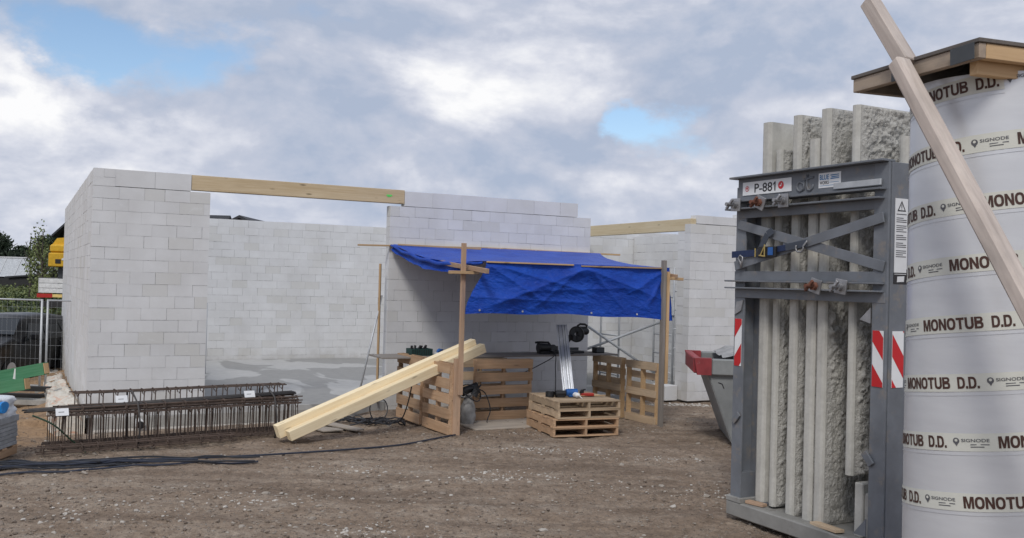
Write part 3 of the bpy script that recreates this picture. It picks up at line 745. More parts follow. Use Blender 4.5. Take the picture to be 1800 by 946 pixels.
# ================================================================== PALLETS
def make_pallet(name, label, w_, d, h, nb, mat, bw=.12, nbot=3, group=None, stmat=None):
    t = thing(name, label, 'pallet', (0, 0, 0), 0, group)
    def deck(z, cnt, wid, nm):
        mb = MB()
        for k in range(cnt):
            y = -d/2+wid/2+(d-wid)*k/(cnt-1)
            mb.box((random.uniform(-.006, .006), y, z), (w_, wid*random.uniform(.95, 1.03), .021), mat, bev=.002,
                   rot=Matrix.Rotation(random.uniform(-.006, .006), 3, 'Z'))
        mb.build(nm, t)
    deck(h-.0105, nb, bw, 'top_deck'); deck(.0105, nbot, .13, 'bottom_deck')
    for x in (-w_/2+.022, 0, w_/2-.022):
        hh = h-.044; y0, y1 = -d/2+.004, d/2-.004
        poly = [(y0, 0)]
        poly += [(y1, 0), (y1, hh), (y0, hh)]
        mb = MB(); mb.prism(poly, (x-.019, 0, .022), (0, 1, 0), (0, 0, 1), (1, 0, 0), .038, stmat or mat); mb.build('stringer', t)
    return t
GST = 'pallets standing on edge around the shelter'
def stand(t, u0, v0, ang, lean, z=0., hd=.55):
    """stand a pallet on edge: its deck looks along ang (building frame), bottom edge centre at u0, v0"""
    d = Vector((math.cos(ang), math.sin(ang), 0)); up = Vector((0, 0, 1)); x = up.cross(d)
    rot = Matrix((x, up, d)).transposed()
    rot = Matrix.Rotation(lean, 3, x)@rot
    rot = Matrix.Rotation(YAW, 3, 'Z')@rot
    c = B(u0, v0, z)
    t.matrix_world = Matrix.Translation(c+rot@Vector((0, hd, 0)))@rot.to_4x4()
PA = math.pi
s1 = make_pallet('wooden_pallet', 'new pallet standing on edge against the left shelter post under the leaning beams', .99, 1.12, .12, 5, 'pallet', .165, 3, GST)
stand(s1, 5.13, -2.67, PA+.04, 0., .01, .56)
s2 = copy_tree(s1, None, 'new pallet standing on edge nearest the coiled cable, farther than the shelter post'); stand(s2, 5.05, -1.66, PA+.04, 0., .03, .56); s2.location.z += .0
s3 = make_pallet('wooden_pallet', 'pallet with five boards standing upright under the front edge of the bench', 1.13, 1.06, .12, 5, 'pallet', .155, 3, GST)
stand(s3, 6.60, -1.86, -PA/2+.0, .055, .02, .53)
s3b = make_pallet('wooden_pallet', 'pallet almost hidden behind the one that holds up the bench', 1.0, 1.06, .12, 5, 'palletold', .15, 3, GST)
stand(s3b, 6.28, -1.60, -PA/2, .03, .02, .53)
s4 = make_pallet('wooden_pallet', 'worn pallet standing on edge beside the grey right post, bare side to the front', .92, 1.08, .13, 6, 'palletold', .12, 3, GST, 'stud')
stand(s4, 8.88, -2.90, 0., 0., .0, .54)
s5 = make_pallet('wooden_pallet', 'worn pallet standing on edge near the wall under the right end of the bench', .92, 1.10, .13, 6, 'palletold', .12, 3, GST, 'stud')
stand(s5, 8.79, -1.92, .03, 0., .0, .55)
GSK = 'four pallets stacked in front of the bench'
lab = ['bottom pallet of the low stack in front of the bench', 'second pallet from the ground in the low stack', 'third pallet from the ground in the low stack', 'top pallet of the low stack with tools lying on it']
PS = Vector((1.055, 15.63, 0)); zst = [.0, .142, .284, .424]
for k in range(4):
    q = make_pallet('wooden_pallet', lab[k], 1.15 if k < 2 else 1.12, 1.20, .14, 7, 'palletold' if k > 1 else 'pallet', .125, 3, GSK)
    a = [.345, .35, .385, .37][k]
    q.matrix_world = Matrix.Translation(PS+Vector((.0 if k < 2 else .03, .0 if k < 2 else .02, zst[k]+.004)))@Matrix.Rotation(a, 4, 'Z')
STZ = .57

# ================================================================== BENCH AND TOOLS
mb = MB(); mb.box((6.80, -1.40, 1.105), (4.75, .70, .028), 'benchtop', bev=.003)
o = mb.build('bench_top', None, OB, YAW); tag(o, 'long grey board lying across pallets as a workbench under the tarp', 'workbench')
BZ = 1.119
c = thing('tool_crate', 'dark green tool crate at the left end of the bench', 'crate', B(5.22, -1.42, BZ), YAW)
mb = MB(); mb.b2((-.2, -.13, 0), (.2, .13, .012), 'toolgreen'); 
for a in ((-.2, -.13, .0, .2, -.118, .12), (-.2, .118, 0, .2, .13, .12), (-.2, -.117, 0, -.188, .117, .12), (.188, -.117, 0, .2, .117, .12)): mb.b2(a[:3], a[3:], 'toolgreen')
for k in range(9): mb.b2((-.18+k*.042, -.134, .02), (-.165+k*.042, -.1305, .11), 'black', bev=.001)
mb.build('crate_body', c)
mb = MB()
for k in range(6): mb.cyl((-.16+k*.05, 0, .05), (-.13+k*.055+random.uniform(-.03, .03), random.uniform(-.06, .06), .17), .022, 'black', n=8)
mb.build('hand_tools', c)
mb = MB(); mb.cyl((0, 0, .0), (0, 0, .05), .10, 'foil', .09, n=14); mb.cyl((.02, 0, .051), (.0, .04, .085), .075, 'toolblue', .04, n=12)
o = mb.build('gloves', None, B(5.58, -1.45, BZ), YAW); tag(o, 'blue and white work gloves lying beside the green crate', 'gloves')
mb = MB(); mb.b2((-.09, -.08, 0), (.0, .08, .11), 'darkgrey', bev=.01); mb.b2((.005, -.08, 0), (.10, .08, .10), 'brick', bev=.01)
o = mb.build('small_boxes', None, B(5.98, -1.45, BZ), YAW); tag(o, 'two grey cartons on the bench behind the leaning beams', 'box')
mb = MB(); mb.b2((-.11, -.06, 0), (.11, .06, .05), 'darkgrey', bev=.012); o = mb.build('sander_box', None, B(5.78, -1.50, BZ), YAW); tag(o, 'low dark grey case lying between gloves and cartons', 'case')

saw = thing('mitre_saw', 'black mitre saw with raised round blade guard on the bench', 'saw', B(8.15, -1.42, BZ), YAW)
mb = MB(); mb.cyl((0, 0, 0), (0, 0, .05), .16, 'black', n=24); mb.b2((-.27, -.08, .0), (.42, .16, .045), 'black', bev=.01); mb.b2((-.05, -.3, .01), (.05, 0, .04), 'black', bev=.008); mb.build('saw_base', saw)
mb = MB(); mb.b2((-.30, .10, .05), (-.06, .125, .13), 'darkgrey'); mb.b2((.06, .10, .05), (.40, .125, .10), 'darkgrey'); mb.build('fence', saw)
mb = MB(); mb.cyl((.275, .0, .36), (.305, .02, .36), .155, 'black', n=28); mb.cyl((.268, -.004, .36), (.274, 0, .36), .125, 'darkgrey', n=28); mb.cyl((.258, -.01, .36), (.267, -.005, .36), .03, 'boltsteel', n=12)
for k in range(6):
    a = k*math.pi/3+.3; mb.bar((.262, -.008, .36), (.262, -.008+.11*math.cos(a), .36+.11*math.sin(a)), .006, .02, 'black')
mb.build('blade_guard', saw)
mb = MB(); mb.bar((.05, .18, .05), (.22, .08, .34), .07, .09, 'black', bev=.02); mb.bar((.2, .1, .25), (.35, .03, .45), .06, .07, 'black', bev=.015); mb.build('saw_arm', saw)
mb = MB(); mb.cyl((.36, .0, .42), (.50, .0, .415), .068, 'black', n=18); mb.cyl((.5, 0, .415), (.53, 0, .414), .055, 'darkgrey', n=18); mb.build('motor', saw)
mb = MB(); mb.tube([(.30, 0, .52), (.36, 0, .555), (.46, 0, .55), (.51, 0, .525), (.50, 0, .49), (.40, 0, .485), (.33, 0, .49)], .022, 'black', 8, closed=True); mb.build('handle', saw)
g2 = thing('grinder', 'black corded machine lying on the bench left of the mitre saw', 'power tool', B(7.72, -1.45, BZ), YAW)
mb = MB(); mb.cyl((-.14, 0, .11), (.10, 0, .11), .085, 'black', .075, n=18); mb.cyl((.1, 0, .11), (.2, 0, .12), .06, 'darkgrey', .04, n=16); mb.b2((-.12, -.09, 0), (.08, .09, .05), 'black', bev=.01); mb.build('body', g2)
mb = MB(); mb.tube([(-.2, 0, .21), (-.1, 0, .215), (.08, 0, .21), (.12, 0, .16)], .02, 'black', 8); mb.build('handle', g2)
mb = MB(); mb.cyl((.15, -.05, .12), (.15, -.08, .12), .055, 'darkgrey', n=18); mb.build('disc', g2)
mb = MB(); mb.b2((-.1, -.08, 0), (.1, .08, .11), 'black', bev=.012); mb.b2((-.085, -.086, .02), (.085, -.081, .09), 'darkgrey', bev=.002)
o = mb.build('tool_case', None, B(8.93, -1.42, BZ), YAW); tag(o, 'small black case at the right end of the bench', 'case')
def wire(name, pts, r, mat, label, cat, n=5, group=None):
    from mathutils.geometry import interpolate_bezier
    P_ = [Vector(p) for p in pts]; out = []
    for i in range(len(P_)-1):
        p0 = P_[max(i-1, 0)]; p1 = P_[i]; p2 = P_[i+1]; p3 = P_[min(i+2, len(P_)-1)]
        out += list(interpolate_bezier(p1, p1+(p2-p0)/6, p2-(p3-p1)/6, p2, 7))[:-1]
    out.append(P_[-1])
    mb = MB(); mb.tube(out, r, mat, n); o = mb.build(name); tag(o, label, cat, group); return o
wire('power_cable', [B(7.75, -1.52, 1.16), B(7.76, -1.79, 1.12), B(7.76, -1.80, .9), B(7.78, -1.79, .5), B(7.70, -1.82, .2), B(7.6, -1.9, .03)], .009, 'cable', 'black cable hanging straight down from the bench under the corded machine', 'cable')
wire('power_cable', [B(7.82, -1.52, 1.15), B(7.72, -1.79, 1.09), B(7.4, -1.79, .93), B(7.05, -1.77, .78), B(6.9, -1.66, .7)], .009, 'cable', 'black cable running slantwise from the bench to the upright pallet', 'cable')

# aluminium guide rail leaning from the stack to the bench
rl = thing('guide_rail', 'long aluminium guide rail leaning from the pallet stack against the bench', 'guide rail')
P0, P1 = Vector((1.02, 15.95, STZ+.006)), Vector((.905, 16.62, 1.71))
Mx = rot_from(P1-P0, (0, -1, .4)); Mx = Matrix((Mx.col[0], Mx.col[1], Mx.col[2])).transposed()
mb = MB(); LN = (P1-P0).length
xd = Vector((1, .1, 0)); zd = (P1-P0).normalized(); xd = (xd-zd*xd.dot(zd)).normalized(); yd = zd.cross(xd)
rm = Matrix((xd, yd, zd)).transposed()
mb.box(P0+zd*LN/2, (.195, .006, LN), 'alu', rot=rm, bev=.001)
for ox, ww, hh in ((-.088, .016, .012), (-.045, .012, .016), (.025, .014, .018), (.06, .012, .014), (.088, .014, .008)):
    mb.box(P0+zd*LN/2+xd*ox-yd*(.003+hh/2)*-1, (ww, hh, LN-.004), 'alu', rot=rm, bev=.001)
    mb.box(P0+zd*LN/2+xd*ox+yd*-(.0035+hh/2), (ww, hh, LN-.004), 'alu', rot=rm, bev=.001)
mb.build('rail_profile', rl)
mb = MB()
for ox in (-.066, .0, .043): mb.box(P0+zd*LN/2+xd*ox-yd*.0042, (.006, .002, LN-.006), 'black', rot=rm, bev=0)
mb.build('seal_strip', rl)
# tools on the stack
SB = PS+Vector((-.1, .05, STZ))
dr = thing('cordless_tool', 'blue cordless tool with a black round battery end on the pallet stack', 'power tool', (1.0, 15.50, STZ+.003), .25)
mb = MB(); mb.cyl((-.06, 0, .075), (.13, 0, .075), .058, 'toolblue', .062, n=16); mb.b2((-.02, -.05, .0), (.12, .05, .07), 'toolblue', bev=.02); mb.build('body', dr)
mb = MB(); mb.cyl((-.24, .0, .055), (-.07, .0, .06), .055, 'black', .05, n=18); mb.b2((-.22, -.055, 0), (-.09, .055, .03), 'black', bev=.01); mb.build('battery', dr)
mb = MB()
for k in range(5): mb.tube([(.07*math.cos(a), .055*math.sin(a), .012+k*.017) for a in np.linspace(0, 6.28, 19)[:-1]], .009, 'black', 6, closed=True)
o = mb.build('strap_coil', None, (.68, 15.47, STZ+.003), .2); tag(o, 'small black coil of strap beside the blue tool', 'coil')
bt = thing('glue_bottle', 'white round capped bottle lying on the pallet stack beside the blue tool', 'bottle', (1.13, 15.38, STZ+.003), .4)
mb = MB(); mb.cyl((0, 0, .045), (0, .16, .045), .042, 'white', n=18); mb.build('bottle_body', bt)
mb = MB(); mb.cyl((0, -.05, .05), (0, 0, .047), .012, 'white', .04, n=14); mb.tube([(0, -.05, .05), (.02, -.09, .02), (.03, -.11, .008)], .007, 'paper', 6); mb.build('nozzle', bt)
rt_ = thing('red_tool', 'red hand machine lying at the back of the pallet stack', 'power tool', (1.30, 15.70, STZ+.003), .3)
mb = MB(); mb.b2((-.1, -.05, 0), (.12, .05, .05), 'toolred', bev=.018); mb.build('body', rt_)
mb = MB(); mb.cyl((-.08, 0, .05), (-.08, 0, .10), .03, 'black', n=12); mb.tube([(-.12, 0, .05), (-.1, 0, .1), (-.02, 0, .11)], .012, 'black', 6); mb.build('handle', rt_)
mb = MB(); mb.bar((.0, 0, .006), (.5, .22, .006), .05, .012, 'stud'); o = mb.build('wood_offcut', None, (1.12, 15.60, STZ+.005)); tag(o, 'thin pale wood strip lying on the pallet stack', 'offcut')

# bag and jumbled machine behind the left post
bg = thing('rubble_bag', 'dusty white bag with a dark machine lying on it behind the left post', 'bag', B(5.80, -2.25, .0), YAW)
a_, b_ = np.meshgrid(np.linspace(0, 2*np.pi, 33), np.linspace(0, 1, 16), indexing='ij')
rr = (.10+.04*np.sin(b_*3.0))*(1+.35*fbm(np.cos(a_)*2+5, np.sin(a_)*2+b_*4, 3, 4))*(1-.55*b_**3); rr[-1] = rr[0]
P = np.stack([rr*np.cos(a_), rr*np.sin(a_), b_*.50], -1); mb = MB(); mb.grid(P, 'bag', gco=P, flip=False); mb.build('sack', bg)
mb = MB(); mb.cyl((-.14, -.05, .56), (.16, .02, .66), .075, 'black', .06, n=14); mb.cyl((.05, -.1, .5), (.12, -.12, .62), .06, 'darkgrey', n=12)
for k in range(4):
    a = random.uniform(0, 3); mb.tube([(.2*math.cos(a+t), .2*math.sin(a+t)-.02, .52+.10*math.sin(t*1.6+k)+k*.03) for t in np.linspace(0, 5, 26)], .010, 'cable', 5)
mb.build('machine', bg)
wire('power_cable', [B(6.0, -2.2, .6), B(6.12, -2.25, .52), B(6.2, -2.3, .25), B(6.15, -2.3, .02), B(6.35, -2.45, .015), B(6.8, -2.55, .015), B(7.1, -2.3, .015)], .010, 'cable', 'dark cable dropping off the machine and running to the pallet stack', 'cable')
mb = MB(); mb.box((6.75, -2.45, .012), (2.2, .85, .03), 'plankgrey', bev=.006); o = mb.build('floor_board', None, OB, YAW); tag(o, 'dusty pale board lying on the ground under the shelter', 'board')

# ================================================================== LEANING TIMBER, BROOM
GB = 'two fresh beams leaning together over the pallets'
U0 = Vector((-3.40, 13.84, .15)); U1 = Vector((-.60, 15.85, 1.375))
d_ = (U1-U0).normalized(); side = Vector((-.6, .8, 0)); side = (side-d_*side.dot(d_)).normalized()
mb = MB(); mb.bar(U0, U1, .15, .20, 'pine', up=side.cross(d_), bev=.006); o = mb.build('timber_beam'); tag(o, 'upper of two fresh planed beams leaning over the pallets, its end nearest the rebar', 'beam', GB)
V0 = U0+side*-.15+(side.cross(d_))*.085+d_*.10; V1 = U1+side*-.15+(side.cross(d_))*.07+d_*.06
mb = MB(); mb.bar(V0, V1, .14, .15, 'pine', up=side.cross(d_), bev=.006); o = mb.build('timber_beam'); tag(o, 'lower of two fresh planed beams leaning over the pallets, nearer the camera', 'beam', GB)
mb = MB(); mb.bar(B(4.93, -.10, .148), B(4.945, -.045, 2.72), .10, .035, 'stud', up=(1, 0, 0)); o = mb.build('wall_stud'); o.matrix_world = o.matrix_world; tag(o, 'thin upright board leaning in the wide opening by the wall end', 'board')
br = thing('broom', 'push broom with a long grey handle leaning at the wide opening', 'broom')
mb = MB(); mb.tube([B(4.50, -.28, .24), B(4.99, -.055, 2.13)], .017, 'galv', 8); mb.build('handle', br)
mb = MB(); mb.bar(B(4.30, -.25, .21), B(4.62, -.36, .22), .07, .05, 'postwood'); 
bh = mb.build('head', br)
mb = MB(); mb.bar(B(4.31, -.255, .168), B(4.61, -.355, .17), .06, .05, 'rust'); mb.build('bristles', bh)
GP = 'loose boards by the leaning beams'
for a, b, wd, lb in (((-3.65, 16.1), (-2.75, 14.85), .34, 'pale board lying on the ground behind the lower end of the leaning beams'), ((-3.05, 15.45), (-2.35, 15.0), .2, 'short pale board lying under the leaning beams by the cable heap')):
    mb = MB(); za, zb = float(gz(*a))+.06, float(gz(*b))+.02
    mb.bar((*a, za), (*b, zb), wd, .022, 'plankgrey'); o = mb.build('loose_board'); tag(o, lb, 'board', GP)

# ================================================================== REBAR CAGES
C0 = Vector((-6.10, 12.55, 0)); CD = Vector((.823, .568, 0)); CN = Vector((-.568, .823, 0)); CYAW = math.atan2(.568, .823)
def cage(name, label, loc, ln, wd, ht, n, group, nl=3, r_s=.0072, r_l=.010, hooks=True):
    t = thing(name, label, 'rebar cage', loc, CYAW, group)
    mb = MB()
    c = .02
    pts = [(0, c, 0), (0, wd-c, 0), (0, wd, c), (0, wd, ht-c), (0, wd-c, ht), (0, c, ht), (0, 0, ht-c), (0, 0, c)]
    mb.tube(pts, r_s, 'rebar', 5, closed=True); mb.tube([(0.01, wd, ht-.005), (.012, wd*.6, ht-.07)], r_s, 'rebar', 5); mb.tube([(0.01, .0, ht-.01), (.012, wd*.35, ht-.08)], r_s, 'rebar', 5)
    mb.tube([(0, 0, 0), (-.004, -.03, -.005)], r_s, 'rebar', 5)
    st = mb.build('stirrup', t); st.location.x = .04
    x = .04
    for k in range(1, n):
        s_ = st.copy(); COL.objects.link(s_); s_.parent = t; s_.location = (.04+(ln-.08)*k/(n-1)+random.uniform(-.025, .025), random.uniform(-.004, .004), 0); s_.rotation_euler = (random.uniform(-.02, .02), random.uniform(-.03, .03), random.uniform(-.05, .05))
    for z in (.012, ht-.012):
        for j in range(nl):
            y = .012+(wd-.024)*j/(nl-1)
            mb = MB(); mb.tube([(random.uniform(-.06, .02), y, z), (ln*.3, y+random.uniform(-.006, .006), z-.006), (ln*.7, y, z+.004), (ln+random.uniform(-.02, .06), y, z)], r_l, 'rebar', 5)
            mb.build('long_bar', t)
    return t
GC = 'rusty rebar cages by the front wall'
cage('rebar_cage', 'tall rusty rebar cage standing nearest the camera', C0+Vector((0, 0, .03)), 3.50, .17, .47, 24, GC)
cage('rebar_cage', 'tall rusty rebar cage standing in the middle of the row', C0+CN*.24+CD*.06+Vector((0, 0, .03)), 3.52, .17, .48, 26, GC)
cage('rebar_cage', 'tall rusty rebar cage standing nearest the white wall', C0+CN*.48+CD*.02+Vector((0, 0, .03)), 3.50, .17, .47, 25, GC)
cage('rebar_cage', 'short flat rebar cage lying on the tall ones, at their left end', C0+CN*.02+CD*.08+Vector((0, 0, .53)), 3.42, .24, .07, 13, GC, 2)
cage('rebar_cage', 'flat rebar cage on top of the pile, set back towards the wall', C0+CN*.36+CD*.35+Vector((0, 0, .54)), 3.05, .24, .21, 18, GC, 3, .008, .009)
cage('rebar_cage', 'low rebar cage lying on the ground in front of the tall cages', C0-CN*.20-CD*.15+Vector((0, 0, .02)), 2.6, .16, .10, 12, GC, 2)
mb = MB()
for k in range(7):
    y = .12+k*.035; mb.tube([C0+CN*(y+.08)+CD*(-.30+.04*(k % 3))+Vector((0, 0, .535+.013*(k % 2))), C0+CN*(y+.06)+CD*3.5+Vector((0, 0, .62+.012*(k % 2)))], .013, 'bardark', 6)
o = mb.build('bar_bundle'); tag(o, 'bundle of dark straight bars lying along the top of the rebar cages', 'steel bars')
for k, (a, lb) in enumerate(((1.12, 'dark strap round the rebar pile, nearer its left end'), (3.10, 'dark strap round the rebar pile, nearer the leaning beams'))):
    mb = MB(); q = C0+CD*a
    mb.tube([q-CN*.02+Vector((0, 0, -.02)), q-CN*.022+CD*.02+Vector((0, 0, .3)), q-CN*.02-CD*.02+Vector((0, 0, .60)), q+CN*.3-CD*.03+Vector((0, 0, .74)), q+CN*.62-CD*.03+Vector((0, 0, .73)), q+CN*.68+Vector((0, 0, .4)), q+CN*.68+Vector((0, 0, 0.))], .013, 'bardark', 6)
    o = mb.build('tie_strap'); tag(o, lb, 'strap', 'straps round the rebar')
for a, b_, z, lb in ((.13, .0, .545, 'white paper tag at the left end of the dark bars'), (.95, .33, .64, 'white paper tag on the top rebar cage, nearer the wall'), (2.72, .10, .655, 'white paper tag on the bars near the leaning beams')):
    t = thing('paper_tag', lb, 'tag', C0+CD*a+CN*b_+Vector((0, 0, z)), CYAW, 'tags on the rebar')
    mb = MB(); mb.box((0, -.03, .0), (.16, .004, .105), 'paper', rot=Matrix.Rotation(-.5, 3, 'X'), bev=0); mb.build('sheet', t)
    mb = MB()
    for k in range(3): mb.box((-.01, -.0335-.0+.02*(k-1)*.48*1.0*0-.0, -.0), (.07, .0015, .008), 'greyink', rot=Matrix.Rotation(-.5, 3, 'X'), bev=0) if k == 0 else None
    mb.build('print', t)

# ================================================================== CABLES ON THE GROUND
def gpt(x, y, h=.0): return Vector((x, y, float(gzn(x, y))+h))
mb = MB()
for k in range(13):
    pts = []; ph_ = random.uniform(0, 6); x1 = -4.2+random.uniform(-.9, 1.0)
    for i in range(26):
        f_ = i/25; x = -7.6+(x1+7.6)*f_; y0 = 11.25+.30*(x+6.6)+.02*k
        y = y0+(.20*math.sin(ph_+f_*7)+random.uniform(-.02, .02))*(1-f_*.75)+.12*(k % 4-1.5)*(1-f_)
        pts.append(gpt(x, y, .02+.013*(k % 4)+.008*math.sin(i*1.3+k)))
    mb.tube(pts, .013, 'cable' if k % 3 else 'bluecable', 5)
o = mb.build('cable_bundle'); tag(o, 'thick bundle of dark cables snaking over the dirt in front of the rebar', 'cables')
wire('power_cable', [gpt(-5.4, 11.75, .03), gpt(-4.4, 12.30, .02), gpt(-3.42, 12.80, .02), gpt(-2.36, 13.40, .018), gpt(-1.63, 14.02, .018), gpt(-1.1, 14.42, .018), gpt(-.82, 14.76, .018)], .014, 'bluecable', 'single dark blue cable running over the dirt to the left shelter post', 'cable')
mb = MB()
for k in range(9):
    cx, cy = -2.38+random.uniform(-.4, .4), 15.92+random.uniform(-.22, .25); ra, rb = random.uniform(.22, .42), random.uniform(.14, .28); a0 = random.uniform(0, 6)
    pts = [gpt(cx+ra*math.cos(a0+t), cy+rb*math.sin(a0+t), .02+.05*random.random()+.04*math.sin(t*2+k)**2) for t in np.linspace(0, 6.2, 20)]
    mb.tube(pts, .012, 'cable', 5)
mb.tube([gpt(-2.2+.15*math.cos(t), 15.95+.04*math.sin(t*2), .05) + Vector((0, 0, .2+.2*math.sin(t))) for t in np.linspace(0, 6.28, 24)], .010, 'cable', 5, closed=True)
o = mb.build('cable_heap'); tag(o, 'tangled heap of dark cable on the dirt left of the standing pallets', 'cables')
wire('power_cable', [gpt(-2.3, 15.75, .04), gpt(-1.95, 15.65, .05), gpt(-1.75, 15.45, .15), Vector((-1.62, 15.3, .5)), Vector((-1.54, 15.2, .95))], .011, 'cable', 'dark cable rising from the cable heap across the left standing pallets', 'cable')

# ================================================================== WRAPPED BRICK PALLET (left edge)
bp = thing('brick_pallet', 'pallet of grey bricks under white wrapping at the left edge of the yard', 'brick pallet', (-6.96, 11.95, float(gz(-6.9, 12.0))), .05)
mb = MB()
for x in (-.45, 0, .45):
    mb.box((x, 0, .06), (.1, .95, .10), 'pallet')
for y in (-.42, -.14, .14, .42): mb.box((0, y, .12), (1.0, .13, .02), 'pallet')
mb.build('pallet', bp)
mb = MB()
for k in range(6):
    for i in range(5):
        mb.box((-.39+i*.198+random.uniform(-.006, .006), random.uniform(-.01, .01), .158+k*.052+.0), (.192, .93+random.uniform(-.02, .02), .048), 'brick', bev=.004)
mb.build('brick_stack', bp)
mb = MB(); mb.box((0, 0, .485), (1.02, .96, .08), 'brick', bev=.004); mb.build('cover_slab', bp)
a_ = np.linspace(0, 2*np.pi, 97); b_ = np.linspace(0, 1, 20); A_, Bb = np.meshgrid(a_, b_, indexing='ij')
sq = 1/np.maximum(np.abs(np.cos(A_)), np.abs(np.sin(A_))); sq = np.minimum(sq, 1.36)
prof_r = np.where(Bb < .7, 1., np.sqrt(np.maximum(0, 1-((Bb-.7)/.3)**2))); prof_z = .527+.27*np.where(Bb < .7, Bb/.7*.85, .85+.15*np.sin((Bb-.7)/.3*1.57))
wr = fbm(A_*4, Bb*5, 3, 4)*.04; wr[-1] = wr[0]
P = np.stack([(.49*prof_r+wr*prof_r)*sq*np.cos(A_), (.465*prof_r+wr*prof_r)*sq*np.sin(A_), prof_z], -1)
mb = MB(); mb.grid(P, 'foil', gco=P); fo = mb.build('wrapping', bp)
mb = MB(); pl = [(.10*(1+.18*math.sin(3*a+1))*math.cos(a), .085*(1+.14*math.cos(2*a))*math.sin(a)) for a in np.linspace(0, 6.28, 24)[:-1]]
mb.prism(pl, (.50, .02, .675), (0, 1, 0), (0, 0, 1), (1, 0, 0), .035, 'bluelogo'); mb.build('print', fo)
wire('strap', [Vector((-6.17, 12.2, .55)), Vector((-6.02, 12.45, .40)), Vector((-5.95, 12.8, .15)), gpt(-5.85, 13.0, .02), gpt(-5.72, 12.75, .02)], .012, 'green_strap', 'green strap drooping from the wrapped brick pallet to the dirt', 'strap')

# ================================================================== YARD BEHIND, LEFT
GS = -.30
GPn = 'green painted planks by the parked car'
for a, b, lb in (((-11.8, 19.4, -.06), (-9.32, 18.9, .46), 'upper green painted plank in front of the parked car, white marks on it'), ((-11.8, 19.15, -.22), (-9.62, 18.75, .16), 'lower green painted plank with a pale cut end')):
    t = thing('green_plank', lb, 'plank', a, 0, GPn)
    mb = MB(); mb.bar((0, 0, 0), Vector(b)-Vector(a), .16, .24, 'greenpaint', up=(0, 0, 1)); mb.build('board', t)
    mb = MB(); d = (Vector(b)-Vector(a)).normalized(); mb.bar(Vector(b)-Vector(a)+d*.002, Vector(b)-Vector(a)+d*.02, .14, .21, 'stud', up=(0, 0, 1)); mb.build('cut_end', t)
    if 'upper' in lb:
        mb = MB()
        for f_ in (.5, .76): mb.bar(d*(f_*2.5)+Vector((0, -.083, -.10)), d*(f_*2.5)+Vector((0.03, -.083, .11)), .06, .006, 'white', up=(0, 1, 0))
        mb.build('paint_mark', t)
mb = MB()
for k in range(2): mb.bar((-11.9, 20.0+k*.3, -.25+k*.12), (-9.2, 19.75+k*.3, -.22+k*.12), .15, .1, 'darkwall')
o = mb.build('dark_beam'); tag(o, 'dark beams lying in the shade under the green planks', 'beams')
mb = MB(); mb.bar((-12, 19.3, -.25), (-8.9, 18.9, -.22), .3, .1, 'found'); o = mb.build('concrete_kerb'); tag(o, 'grey concrete strip lying on the ground below the green planks', 'kerb')

GF = 'mesh site fence panels'
def fence_panel(x0, x1, y0, y1, lb):
    t = thing('site_fence', lb, 'fence', (x0, y0, GS), math.atan2(y1-y0, x1-x0), GF); ln = math.hypot(x1-x0, y1-y0)
    mb = MB(); mb.tube([(0, 0, .05), (0, 0, 2.08)], .024, 'galv', 8); mb.build('post', t)
    mb = MB(); mb.tube([(ln, 0, .05), (ln, 0, 2.08)], .024, 'galv', 8); mb.build('post', t)
    mb = MB(); mb.tube([(0, 0, 2.06), (ln, 0, 2.06)], .019, 'galv', 8); mb.build('rail', t)
    mb = MB(); mb.tube([(0, 0, .15), (ln, 0, .15)], .019, 'galv', 8); mb.build('rail', t)
    mb = MB()
    k = .08
    while k < ln-.05: mb.tube([(k, 0, .15), (k, 0, 2.06)], .0014, 'galv', 4, caps=False); k += .115
    for z in (.45, .75, 1.05, 1.35, 1.65, 1.9): mb.tube([(0.02, .004, z), (ln-.02, .004, z)], .0014, 'galv', 4, caps=False)
    mb.build('mesh_infill', t)
    mb = MB(); mb.box((0, 0, .06), (.7, .22, .12), 'found', rot=Matrix.Rotation(1.57, 3, 'Z')); mb.build('foot_block', t)
fence_panel(-13.90, -10.49, 21.3, 21.0, 'mesh fence panel in front of the black car, left of the paired posts')
fence_panel(-10.36, -7.0, 21.0, 21.6, 'mesh fence panel running from the paired posts behind the white wall')

# car
car = thing('parked_car', 'black parked car behind the mesh fence', 'car', (-12.72, 23.75, GS), R(268))
# side silhouette (x along the car, front = +x)
low = [(-2.0, .35), (2.0, .30)]
top = [(-2.02, .95), (-1.95, 1.25), (-1.6, 1.52), (-.9, 1.60), (.1, 1.58), (.45, 1.50), (.95, 1.14), (1.25, 1.02), (1.80, .88), (2.02, .70), (2.04, .45)]
xs_ = np.linspace(-2.03, 2.04, 60); zt_ = np.interp(xs_, [p[0] for p in top], [p[1] for p in top])
rows = []
for x, z in zip(xs_, zt_):
    hw = .86*(1-.10*max(0, (abs(x)-1.4)/.64)**2); belt = min(.98, z-.03); tw = hw-.02 if z < 1.1 else .62+.04
    k = .10 if z > 1.15 else .04
    sec = [(-hw*.96, .30), (-hw, .55), (-hw*.985, belt), (-(tw+.02), max(belt+.005, z-k)), (-tw*.86, z), (0, z+.02), (tw*.86, z), (tw+.02, max(belt+.005, z-k)), (hw*.985, belt), (hw, .55), (hw*.96, .30)]
    rows.append([(x, a, b) for a, b in sec])
P = np.array(rows); mb = MB(); mb.grid(P, 'carblack', gco=P, flip=True)
mb.raw(rows[0], [tuple(range(11))], 'carblack'); mb.raw(rows[-1], [tuple(range(11))[::-1]], 'carblack')
mb.b2((-1.95, -.8, .22), (1.95, .8, .34), 'black', bev=.02); body = mb.build('body', car)
